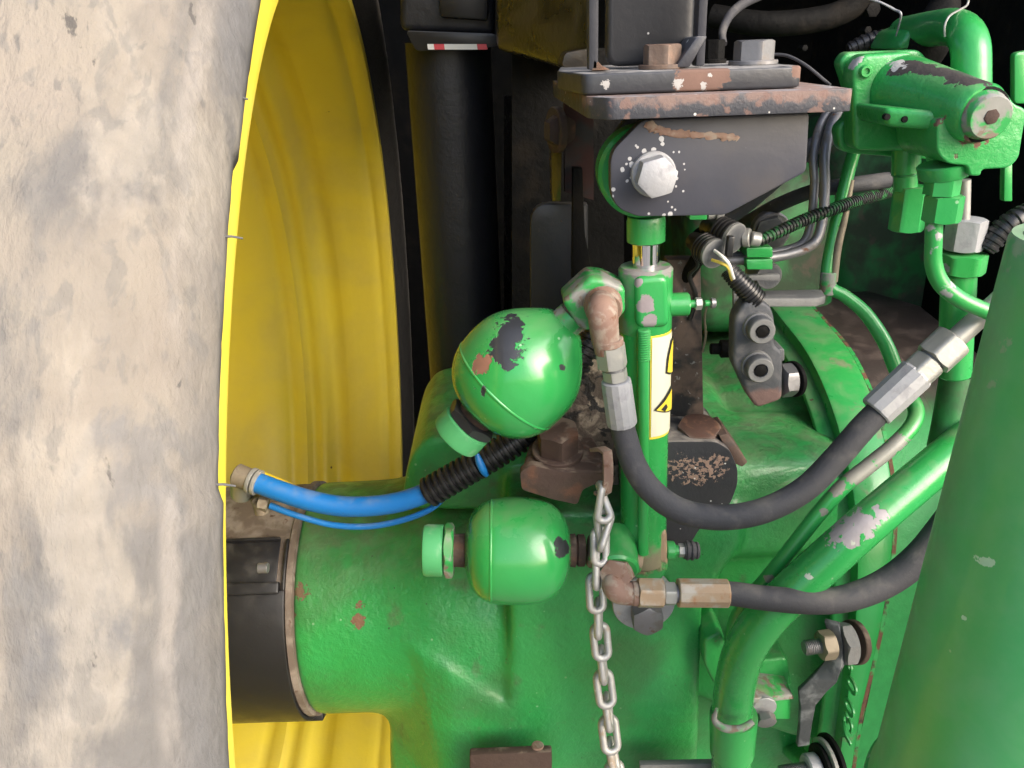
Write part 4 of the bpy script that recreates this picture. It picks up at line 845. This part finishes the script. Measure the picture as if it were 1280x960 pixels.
gp = thing('thin_pipe', 'thin bent green pipe with grey scuffs running above the thick green pipe', 'pipe', (0, 0, 0)); build('pipe', b, mgp, gp, smooth=60)
p = W(1038, 358, .556); build('pipe_joint', MB().cyl(W(1036, 340, .557), W(1034, 368, .556), 10*mpp(p)), 'green_old', gp)
single('bronze_line', 'thin bronze line beside the thin green pipe', 'pipe', ptube(MB(), [(1064, 225, .568, 4), (1056, 270, .563, 4.5), (1047, 310, .558, 5), (1042, 352, .555, 5)], 6, 12), 'brass', smooth=60)

# ================================================================== THICK GREEN PIPE
tp = thing('thick_pipe', 'thick bent green pipe with a scraped grey patch and a sleeve', 'pipe', W(912, 990, .46)); tpo = V(tp['_o'])
yt = .470
def surf(px, py, y=.455): return W(px, py, y)
mtp = green('green_thick_pipe_paint', org=tpo, rough=.27, dust=.35, layers=[dict(col=(.30, .28, .30), mask=[('chips', [(surf(1066, 666), .011), (surf(1085, 658), .009), (surf(1050, 674), .007), (surf(1080, 640), .008), (surf(1112, 645), .006), (surf(1100, 655), .004)], 130, .6)], rough=.6, metal=.1, h=-.0002),
     dict(col=(.40, .44, .38), mask=[('chips', [(surf(1012, 722), .0025), (surf(1068, 680), .002)], 200, .6)], rough=.6)])
b = MB(); ptube(b, [(1215, 545, .505, 24), (1170, 582, .492, 24.5), (1120, 624, .480, 25), (1070, 667, yt, 25.5), (1020, 712, yt-.002, 26), (975, 754, yt-.003, 26), (945, 788, yt-.002, 26), (927, 822, yt, 25.5), (918, 862, yt+.003, 25), (915, 905, yt+.006, 24.5), (914, 1000, yt+.012, 24)], 9, 28); build('pipe', b, mtp, tp, smooth=60)
a_, c_ = W(917, 893, yt+.005), W(915, 940, yt+.008); q = mpp(a_)
build('sleeve', MB().lathe(a_, c_-a_, [(0, 25*q), (0, 29*q), (3*q, 29.5*q), ((c_-a_).length-2*q, 28*q), ((c_-a_).length, 25*q)], 40), 'green', tp)
b = MB(); ptube(b, [(896, 886, .452, 2), (893, 900, .452, 4), (905, 910, .449, 5), (925, 911, .449, 5), (941, 902, .452, 4)], 6, 10); build('sleeve_lip', b, 'green_old', tp)
# clip bracket and bolt beside it
kb = thing('pipe_bracket', 'green angle bracket with small bolt beside the thick pipe', 'bracket', W(965, 910, .50))
build('bracket_plate', MB().prism([W(938, 874, .488), W(990, 868, .50), W(993, 874, .50), W(940, 880, .488)], (0, .03, 0)), 'green_old', kb, bevel=.0008)
build('bracket_leg', MB().prism([W(964, 873, .498), W(988, 871, .503), W(988, 899, .503), (W(966, 899, .498))], (0, .004, 0)), 'green', kb, bevel=.0006)
p = W(956, 885, .490); q = mpp(p); build('washer', MB().cyl(p+V((0, .004, 0)), p, 15*q), 'zinc_white', kb); build('bolt_head', MB().hex(W(956, 895, .487), (0, -1, -.35), 22*q, 10*q, rot=.3), 'steel', kb)

# ================================================================== TWISTED LEVER WITH NUTS
lv = thing('twisted_lever', 'grey twisted lever clamped between a small and a large nut', 'lever', W(1005, 925, .50)); yv = .497
b = MB(); sec = [((1040, 777), (.4, -.2), 9, .512), ((1046, 800), (.25, -.3), 10, .505), ((1044, 828), (.2, -.3), 11, .500), ((1030, 848), (.8, -.25), 15, .497), ((1015, 862), (1, -.1), 17, .497), ((1009, 880), (.9, .1), 10, .498), ((1006, 905), (.8, .1), 8, .498), ((1003, 930), (.8, .1), 8, .498)]
R_ = []
for i, ((px, py), (sx, sy), wd, y_) in enumerate(sec):
    p = W(px, py, y_); q = mpp(p); s_ = V((sx, sy, 0)).normalized(); n_ = V((-s_.y, s_.x, 0)); n_ = V((n_.x, n_.y, .15)).normalized(); R_.append([p+s_*wd*q+n_*.0022, p-s_*wd*q+n_*.0022, p-s_*wd*q-n_*.0022, p+s_*wd*q-n_*.0022])
b.rings(R_); build('lever_arm', b, mat('scuffed_lever_steel', (.055, .062, .066), .55, .3, [dict(col=(.15, .16, .165), mask=[('noise', 70, .46, .66)], a=.8, rough=.6), dict(col=(.02, .13, .04), mask=[('noise', 50, .58, .66)], a=.7)], bump=((250, .0004),)), lv, bevel=.0008, smooth=50)
d = V((-1, -.12, -.02)).normalized(); p = W(1041, 805, .500); q = mpp(p)
build('small_nut', MB().hex(p, d, 33*q, 17*q, both=True, rot=.2), 'brass', lv); build('bolt_end', thread(p, d, 38*q, 9.5*q), 'steel', lv, smooth=20)
build('large_nut', MB().hex(W(1064, 803, .508), d, 48*q, 17*q, both=True, rot=.5), 'cast', lv); build('washer', MB().cyl(W(1066, 803, .509)-d*5*q, W(1064, 803, .508), 28*q), 'rust_dark', lv)
lb2 = thing('bottom_bolt', 'dark bolt with wide washers at the lower frame edge', 'bolt', W(1020, 985, .50)); p = W(1042, 958, .498); q = mpp(p)
for k_, (o_, r_, m_) in enumerate(((0, 40, 'shade_grime'), (8, 36, 'green_old'), (14, 30, 'shade_grime'))): build('washer', MB().cyl(p+d*o_*q, p+d*(o_+5)*q, r_*q, seg=44), m_, lb2)
build('bolt_end', thread(p, d, 70*q, 11*q), 'steel', lb2, smooth=20); build('bolt_nut', MB().cyl(p+d*20*q, p+d*36*q, 20*q), 'zinc_white', lb2)

# ================================================================== BOTTOM PIECES
ra = thing('angle_bar', 'rusty brown angle bar with a small stud at the bottom', 'bar', W(640, 990, .50))
build('bar', MB().prism([W(587, 944, .505), W(690, 940, .505), W(690, 1020, .505), W(587, 1020, .505)], (0, .008, .0)), 'rust_dark', ra, bevel=.0015)
build('stud', MB().cyl(W(673, 958, .515), W(673, 936, .515), .0035, .0042), 'rust', ra); build('stud_head', MB().cyl(W(672, 938, .512), W(672, 931, .512), .0062, .0050), 'rust_pink', ra)
b = MB().prism([W(800, 957, .500), W(900, 955, .500), W(900, 1020, .500), W(800, 1020, .500)], (0, .006, 0)); single('grey_step', 'grey speckled step edge at the bottom beside the chain', 'step', b, 'cast', bevel=.001)

# ================================================================== VALVE BLOCK
vb = thing('valve_block', 'green cast valve block with hex socket plug and chipped dark top', 'valve', W(1190, 225, .50)); vo = V(vb['_o'])
yv = .47
chp = [(W(1135, 84, .50), .007), (W(1155, 84, .49), .006), (W(1178, 92, .48), .006), (W(1198, 98, .472), .009), (W(1218, 102, .465), .008), (W(1200, 112, .465), .005), (W(1120, 82, .50), .004)]
mvb = green('green_valve_paint', org=vo, rough=.3, dust=.3, bump=((70, .0012), (300, .0003)), layers=[
    dict(col=(.045, .037, .034), mask=[('chips', chp, 150, .40)], rough=.75, h=-.0002),
    dict(col=(.14, .07, .05), mask=[('chips', [(W(1180, 143, .45), .005), (W(1172, 160, .45), .003), (W(1217, 171, .45), .0042), (W(1245, 170, .45), .0038), (W(1232, 174, .45), .004)], 260, .4)], rough=.9),
    dict(col=(.42, .40, .38), mask=[('chips', [(W(1075, 70, .51), .005), (W(1128, 72, .50), .005)], 160, .8)], rough=.8)])
# flange plates (two lugs)
build('flange_plate', MB().prism(rounded([W(1049, 78, .535), W(1058, 65, .535), W(1150, 62, .535), W(1165, 80, .535), W(1165, 200, .535), W(1062, 192, .535), W(1050, 186, .535), W(1046, 160, .535), W(1062, 145, .535), W(1062, 118, .535)], .004), (0, .012, 0)), mvb, vb, bevel=.003, seg=3)
build('cover_plate', MB().prism(rounded([W(1066, 88, .515), W(1078, 68, .515), W(1140, 64, .515), W(1160, 84, .515), W(1160, 190, .515), W(1068, 188, .515)], .005), (0, .018, 0)), mvb, vb, bevel=.004, seg=3)
ss = build('socket_screw', MB().lathe(W(1081, 89, .515), (0, -1, 0), [(-.003, 8*mpp(W(1081, 89, .515))), (.002, 8*mpp(W(1081, 89, .515))), (.003, 6.5*mpp(W(1081, 89, .515))), (.003, 4*mpp(W(1081, 89, .515))), (.0015, 3.5*mpp(W(1081, 89, .515)))], 24), 'green', vb)
e0, e1 = W(1105, 108, .535), W(1229, 143, .452); q = mpp(e1)
vd = (e1-e0).normalized(); q0 = mpp(e0)
b = MB().lathe(e0, vd, [(0, 42*q0), (.02, 42*q0), ((e1-e0).length-.012, 38*q), ((e1-e0).length-.002, 37*q), ((e1-e0).length, 34*q)], 56); build('valve_barrel', b, mvb, vb)
fo = V((0, -.004, 0))
build('front_block', MB().prism(rounded([W(1171, 150, .458), W(1190, 143, .458), W(1197, 126, .458), W(1208, 112, .458), W(1226, 104, .458), W(1246, 106, .458), W(1260, 116, .458), W(1267, 130, .458), W(1284, 136, .458), W(1274, 198, .458), W(1262, 210, .458), W(1228, 212, .458), W(1226, 220, .458), W(1212, 220, .458), W(1210, 207, .458), W(1184, 205, .458), W(1171, 190, .458)], .006), (0, .05, 0)), mvb, vb, bevel=.005, seg=4)
build('ledge', MB().prism([W(1106, 134, .475), W(1190, 140, .462), W(1190, 165, .462), W(1108, 158, .475)], (0, .05, 0)), mvb, vb, bevel=.003, seg=3)
for px, py in ((1108, 146), (1130, 149)):
    p = W(px, py, .472); build('ledge_hole', MB().cyl(p+V((0, -.0015, 0)), p+V((0, .002, 0)), 4*mpp(p)), 'shade_grime', vb)
pd = (CAM-e1); pd = V((.0, -1, -.12)).normalized(); p = W(1232, 143, .449)
pl_ = build('port_plug', MB().lathe(p+V((0, .004, 0)), pd, [(0, 30*q), (.003, 30*q), (.004, 28.5*q), (.009, 27*q), (.010, 25*q), (.010, 10*q)], 48), 'green_old', vb)
build('plug_ring', MB().lathe(p+V((0, .006, 0)), pd, [(0, 34*q), (.0035, 34*q), (.004, 31*q)], 48), 'shade_grime', pl_)
build('hex_socket', MB().hex(p+pd*.0055, pd, 17*q, .001, rot=.2), 'rust_dark', pl_)
# stubs, nuts and lines below the block
b = MB().cyl(W(1135, 160, .525), W(1132, 220, .525), 17*mpp(W(1135, 200, .525))); build('port_stub', b, 'green', vb)
p = W(1132, 234, .52); q = mpp(p); build('port_nut', MB().hex(W(1132, 288, .52), (0, 0, 1), 38*q, 56*q, both=True, rot=.3), 'green', vb)
build('port_step', MB().cyl(W(1132, 218, .52), W(1132, 238, .52), 14*q), 'green', vb)
p = W(1180, 212, .47); q = mpp(p); build('port_disc', MB().cyl(W(1180, 222, .475), W(1180, 204, .475), 30*q, 32*q), 'green', vb)
build('port_nut', MB().hex(W(1176, 243, .472), (0, 0, 1), 38*q, 22*q, rot=.1), 'green', vb)
build('port_nut', MB().hex(W(1176, 277, .472), (0, 0, 1), 42*q, 34*q, both=True, rot=.25), 'green', vb)
single('feed_pipe', 'small green feed pipe bending from the nut to the big pipe', 'pipe', ptube(MB(), [(1168, 272, .472, 10.5), (1167, 300, .472, 10.5), (1167, 330, .472, 10.5), (1177, 355, .471, 10.5), (1200, 374, .47, 10.5), (1226, 386, .469, 10), (1265, 402, .466, 10)], 8, 20), MT['green_scuff'], smooth=60)
cpp = thing('column_fitting', 'upright fitting with silver hex and green collar behind the feed pipe', 'fitting', W(1198, 440, .52)); yq = .505; q = mpp(W(1200, 300, yq))
build('silver_stud', MB().cyl(W(1205, 276, yq), W(1206, 225, yq), 7*q, ch=0), 'zinc', cpp)
build('silver_hex', MB().hex(W(1203, 312, yq), (0, 0, 1), 42*q, 39*q, both=True, rot=.1), MT['zinc_white'], cpp)
build('green_collar', MB().hex(W(1200, 341, yq), (0, 0, 1), 52*q, 26*q, both=True, rot=.2), 'green_scuff', cpp)
build('column', MB().cyl(W(1193, 470, yq), W(1199, 340, yq), 21*q), 'green', cpp)
# big curved pipe on top of the valve
cpv = thing('curved_pipe', 'glossy green curved pipe rising from the valve block', 'pipe', W(1212, 110, .51))
b = MB(); ptube(b, [(1214, 112, .512, 23), (1214, 85, .514, 23), (1213, 60, .518, 23), (1206, 42, .530, 22.5), (1190, 34, .555, 22), (1165, 36, .59, 21), (1130, 42, .64, 20)], 9, 28); build('pipe', b, 'green', cpv, smooth=60)
b = MB(); ptube(b, [(1181, 46, .528, 1.4), (1181, 32, .528, 1.4), (1187, 20, .53, 1.4), (1200, 12, .54, 1.4), (1209, 6, .55, 1.4), (1211, -6, .55, 1.4)], 6, 8); single('wire_loop', 'thin silver wire curling round the curved green pipe', 'wire', b, 'zinc')
b = MB(); ptube(b, [(1186, -10, .62, 14), (1176, 20, .61, 22), (1165, 45, .60, 26), (1150, 70, .61, 26)], 6, 20); single('dark_elbow', 'dark rubber elbow tucked behind the curved green pipe', 'hose', b, 'shade_grime', smooth=60)
b = MB(); corrug(b, [(1060, 62, .66, 8), (1085, 52, .66, 11), (1110, 48, .66, 11), (1140, 52, .66, 11)], 7, .15, 16); single('ribbed_cable', 'short black ribbed hose in the dark left of the curved pipe', 'hose', b, 'plastic', smooth=30)
b = MB().prism([W(1122, 62, .60), W(1135, 38, .60), W(1158, 30, .60), W(1160, 62, .60)], (0, .05, 0)); single('green_gusset', 'small green gusset between ribbed hose and dark elbow', 'gusset', b, 'green', bevel=.003)
b = MB(); ptube(b, [(1070, -5, .62, 1.2), (1098, 2, .61, 1.4), (1118, 12, .605, 1.5), (1126, 17, .60, 1.6), (1124, 30, .605, 1.2), (1120, 45, .61, 1)], 6, 8); zt_ = single('cable_tie', 'pale cable tie with square head in the dark engine bay', 'cable tie', b, 'zinc_white')
# right hand side bits
rp = thing('edge_bracket', 'green upright edge plate right of the valve block', 'plate', W(1275, 270, .55))
build('edge_plate', MB().prism(rounded([W(1268, 66, .55), W(1290, 62, .55), W(1290, 130, .55), W(1268, 130, .55)], .003), (0, .006, 0)), 'green', rp, bevel=.002)
build('edge_post', MB().prism([W(1256, 200, .54), W(1266, 200, .54), W(1266, 252, .54), W(1255, 252, .54)], (0, .006, 0)), 'green', rp, bevel=.001)
b = MB().prism([W(1236, -20, 1.0), W(1330, -20, 1.0), W(1330, 62, 1.0), W(1240, 62, 1.0)], (0, .02, 0)); single('dark_green_panel', 'dark green panel in shade at the upper corner', 'panel', b, 'green_shade')
b = MB(); corrug(b, [(1232, 312, .50, 13), (1250, 290, .50, 15), (1270, 275, .50, 15), (1300, 262, .505, 15)], 8, .16, 20); single('ribbed_cable', 'black ribbed cable disappearing behind the big green pipe top', 'cable', b, 'plastic', smooth=30)
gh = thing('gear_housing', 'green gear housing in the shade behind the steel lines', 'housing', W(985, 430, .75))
b = MB(); b.prism([W(860, 235, .80), W(1040, 200, .80), W(1056, 240, .80), W(1050, 425, .80), W(860, 425, .80)], (0, .2, 0)); build('housing_block', b, 'green_shade', gh, bevel=.03, seg=5)
b = MB(); b.prism([W(1040, 150, .93), W(1200, 150, .93), W(1200, 440, .93), W(1040, 440, .93)], (0, .15, 0)); build('rear_block', b, 'green_shade', gh, bevel=.03, seg=5)
b = MB(); ptube(b, [(1120, 120, .64, 12), (1075, 145, .61, 12), (1030, 175, .58, 12), (1000, 195, .575, 12), (960, 232, .58, 11), (925, 262, .59, 10), (890, 285, .60, 10)], 7, 16); single('rubber_hose', 'thick black hose sloping down behind the side lug', 'hose', b, 'rubber', smooth=60)
b = MB(); ptube(b, [(1110, 225, .585, 10), (1060, 232, .58, 10), (1020, 238, .58, 9), (975, 255, .60, 9), (930, 280, .64, 9), (890, 300, .68, 9)], 7, 14); single('rubber_hose', 'thin dark hose passing level behind the steel lines', 'hose', b, 'rubber', smooth=60)
b = MB(); ptube(b, [(1180, 560, .515, 20), (1188, 520, .52, 20), (1196, 470, .525, 20)], 6, 16); single('dark_pipe', 'green pipe in shade rising behind the hose nut', 'pipe', b, 'green_shade', smooth=60)

# ================================================================== BIG FRONT PIPE
bp = thing('big_pipe', 'very large dusty green pipe leaning across the near corner', 'pipe', W(1190, 990, .34)); bpo = V(bp['_o'])
yb = .33
ed = [W(1262, 284, yb), W(1222, 430, yb), W(1176, 640, yb), W(1128, 800, yb), W(1098, 905, yb), W(1086, 960, yb)]
a0 = W(1262, 284, yb); a1_ = W(1092, 940, yb); bax = (a1_-a0).normalized()
rB0, rB1 = .052, .066
side = bax.cross(V((0, -1, 0)).cross(bax)).normalized()
view = ((a0+a1_)/2-CAM).normalized(); nrm = view.cross(bax).normalized()
if nrm.x < 0: nrm = -nrm
ce0, ce1 = a0+nrm*rB0, a1_+nrm*rB1
mbp = green('green_big_pipe_paint', org=bpo, rough=.34, dust=.0, coat=.1, chip=.84, bump=((6, .0012), (500, .00005)), col=(.055, .36, .10), layers=[
    dict(col=(.22, .42, .24), mask=[('noise', 40, .30, .7)], a=.22, rough=.6),
    dict(col=(.17, .25, .15), mask=[('dir', a0, nrm, .016, -.006, 26, .009), ('noise', 60, .25, .6)], a=.6, rough=.9),
    dict(col=(.33, .32, .25), mask=[('chips', [(a0+V((.01, 0, 0)), .022), (W(1250, 370, .30), .006), (W(1242, 430, .30), .005), (W(1230, 480, .30), .004)], 90, .5)], a=.45, rough=.9),
    dict(col=(.45, .62, .42), mask=[('chips', [(W(1232, 702, .28), .0022), (W(1228, 690, .28), .0016), (W(1206, 774, .28), .0012), (W(1262, 644, .28), .0014)], 260, .5)], a=.8, rough=.6)])
Lb = (ce1-ce0).length; dB = (ce1-ce0).normalized()
b = MB().lathe(ce0, dB, [(.002, rB0-.006), (-.001, rB0-.005), (-.0015, rB0-.001), (.001, rB0)] + [(Lb*i/10, rB0+(rB1-rB0)*i/10) for i in range(1, 10)] + [(Lb*.985, rB1*.995), (Lb*1.0, rB1*1.02), (Lb*1.04, rB1*1.03), (Lb*1.2, rB1*1.03)], 96)
build('pipe', b, mbp, bp, smooth=50)
build('end_cap', MB().lathe(ce0, dB, [(-.0012, rB0-.0055), (-.0035, rB0-.010), (-.0045, .004)], 64), mat('pale_dusty_cap', (.50, .52, .44), .8, 0, [dict(col=(.35, .37, .3), mask=[('noise', 60, .45, .65)])], bump=((200, .0004),)), bp)
b = MB()
wl = ce1+dB*.004
b.lathe(wl, dB, [(-.003, rB1*1.0), (-.001, rB1*1.045), (.002, rB1*1.05), (.004, rB1*1.02)], 80); build('weld_ring', b, 'green_scuff', bp)

# ================================================================== DARK ENGINE BAY BEHIND
du = thing('air_duct', 'tall black plastic duct with a soft sheen behind the yellow rim', 'duct', W(560, 560, .80))
d0, d1 = W(519, 300, .80), W(622, 300, .78)
zlo, zhi = W(560, 640, .8).z, W(560, 52, .80).z
pl = []
dcx, dhx = (d0.x+d1.x)/2, (d1.x-d0.x)/2
for i in range(64):
    q = 2*pi*i/64; cq, sq = math.cos(q), math.sin(q)
    pl.append(V((dcx+dhx*math.copysign(abs(cq)**.75, cq), .86+.075*math.copysign(abs(sq)**.75, sq), zlo)))
build('duct_body', MB().prism(pl, (0, 0, zhi-zlo)), 'duct', du, smooth=60)
b = MB().prism(rounded([W(507, 38, .77), W(620, 42, .77), W(626, 56, .77), W(600, 62, .77), W(520, 64, .77)], .004), (0, .1, 0)); build('duct_lip', b, 'plastic', du, bevel=.002)
bx = thing('black_box', 'black plastic box above the tall duct', 'box', W(565, 40, .78))
build('box_body', MB().prism([W(500, -60, .78), W(618, -60, .78), W(618, 44, .78), W(500, 38, .78)], (0, .12, 0)), 'duct', bx, bevel=.006, seg=3)
build('box_flap', MB().prism([W(545, -40, .77), W(612, -40, .77), W(610, 26, .77), W(550, 22, .77)], (0, .02, 0)), 'plastic', bx, bevel=.003)
rs = thing('reflector_strip', 'small red and white reflective strip under the black box', 'reflector', W(572, 62, .765))
for (xa, xb, m_) in ((534, 542, 'white'), (542, 555, 'red'), (555, 596, 'white'), (596, 608, 'red')):
    build('strip_band', MB().prism([W(xa, 55, .765), W(xb, 55, .765), W(xb+1.5, 62, .765), W(xa+1, 62, .765)], (0, .002, 0)), m_, rs)
fra = thing('frame_rail', 'glossy black frame rail catching a yellow glow beside the mount plate', 'frame', W(690, 130, .70))
build('rail_block', MB().prism([W(618, -80, .70), W(742, -80, .60), W(742, 88, .60), W(700, 85, .63), W(620, 62, .70)], (0.02, .25, 0)), 'glossblack', fra, bevel=.006, seg=3)
build('rail_foot', MB().prism(rounded([W(706, 66, .585), W(742, 60, .585), W(738, 86, .585), (W(702, 84, .585))], .003), (0, .05, 0)), 'glossblack', fra, bevel=.003, seg=3)
si = thing('side_plate', 'tall dark frame side with rounded black plate and dull yellow sheen', 'frame', W(690, 430, .70))
build('side_sheet', MB().prism([W(630, 120, .86), W(660, 120, .74), W(660, 560, .74), W(630, 560, .86)], (.01, .02, 0)), 'glossblack', si)
build('back_sheet', MB().prism([W(640, 60, .74), W(780, 60, .74), W(780, 640, .74), W(640, 640, .74)], (0, .02, 0)), 'shade_grime', si)  # sheet coloured near-black for the shade behind the plate
build('black_plate', MB().prism(rounded([W(663, 255, .68), W(735, 255, .68), W(735, 640, .68), W(663, 640, .68)], [.016, .002, .002, .002]), (0, .012, 0)), 'black', si, bevel=.0012)
build('upright_bar', MB().prism([W(689, 180, .66), W(703, 180, .65), W(701, 252, .65), W(690, 252, .66)], (0, .03, 0)), 'glossblack', si, bevel=.001)
build('curved_web', MB().prism([W(716, 210, .655), W(728, 210, .655), W(731, 290, .655), W(740, 340, .655), W(760, 380, .655), W(715, 390, .655)], (0, .012, 0)), 'shade_grime', si, bevel=.001)
build('red_brown_sheet', MB().prism([W(705, 120, .665), W(742, 130, .665), W(742, 250, .665), W(706, 240, .665)], (0, .01, 0)), mat('red_oxide_paint', (.045, .010, .007), .6, 0, [dict(col=(.03, .03, .03), mask=[('noise', 30, .45, .65)])]), si)
fb = thing('frame_bolt', 'dull brown hex bolt facing sideways on the dark frame', 'bolt', W(692, 190, .65)); p = W(700, 162, .65); q = mpp(p)
build('washer', MB().cyl(p, p+V((-9*q, -3*q, 0)), 28*q), 'rust_dark', fb); build('bolt_head', MB().hex(p+V((-4*q, -2*q, 0)), (.45, -1, 0), 36*q, 16*q, rot=.5), 'rust_dark', fb)
eb_ = thing('engine_bay', 'near-black engine bay wall and roof with added shading walls', 'engine bay', V((.3, 1.15, .5)))
build('back_wall', MB().box((.05, 1.40, .70), 1.5, .03, 1.4), 'shade_grime', eb_)
build('roof_panel', MB().box((.20, .99, 1.20), .9, .80, .03), 'shade_grime', eb_)
build('shading_end_wall', MB().box((.50, 1.00, .80), .03, .76, 1.0), 'shade_grime', eb_)  # end wall added to keep the sun out of the bay
build('added_shade_wall', MB().box((.445, .49, .43), .05, .30, .48), 'green_shade', eb_, bevel=.01)  # unseen wall added to shade the flange area
b = MB(); ptube(b, [(905, 55, .62, 4), (903, 40, .63, 5), (912, 20, .645, 5.5), (930, 4, .66, 6), (960, -10, .68, 6)], 7, 12); single('dark_hose', 'thin grey brown hose curling up behind the grey hex bolt', 'hose', b, 'rubber', smooth=60)
b = MB(); ptube(b, [(966, 68, .515, 2), (985, 70, .51, 2), (1008, 82, .50, 2), (1030, 100, .495, 2), (1038, 106, .49, 1.5)], 6, 8); single('loose_wire', 'thin grey wire lying across the pad plate end', 'wire', b, 'rubber')
for i, (px, py, s_) in enumerate(((1085, 12, 10), (1078, 38, 5), (1000, 60, 4))):
    p = W(px, py, .72); q = mpp(p); single('engine_nut', ('pale scuffed nut high in the dark bay', 'tiny pale nut in the middle of the dark bay', 'tiny pale nut above the pad plate end')[i], 'nut', MB().hex(p, (.2, -1, 0), s_*1.7*q, .008), 'shade_grime')
b = MB(); ptube(b, [(890, 20, .74, 14), (960, 30, .72, 15), (1040, 20, .72, 15), (1090, -8, .72, 15)], 6, 16); single('dark_hose', 'thick dark hose crossing the shaded bay', 'hose', b, 'shade_grime', smooth=60)
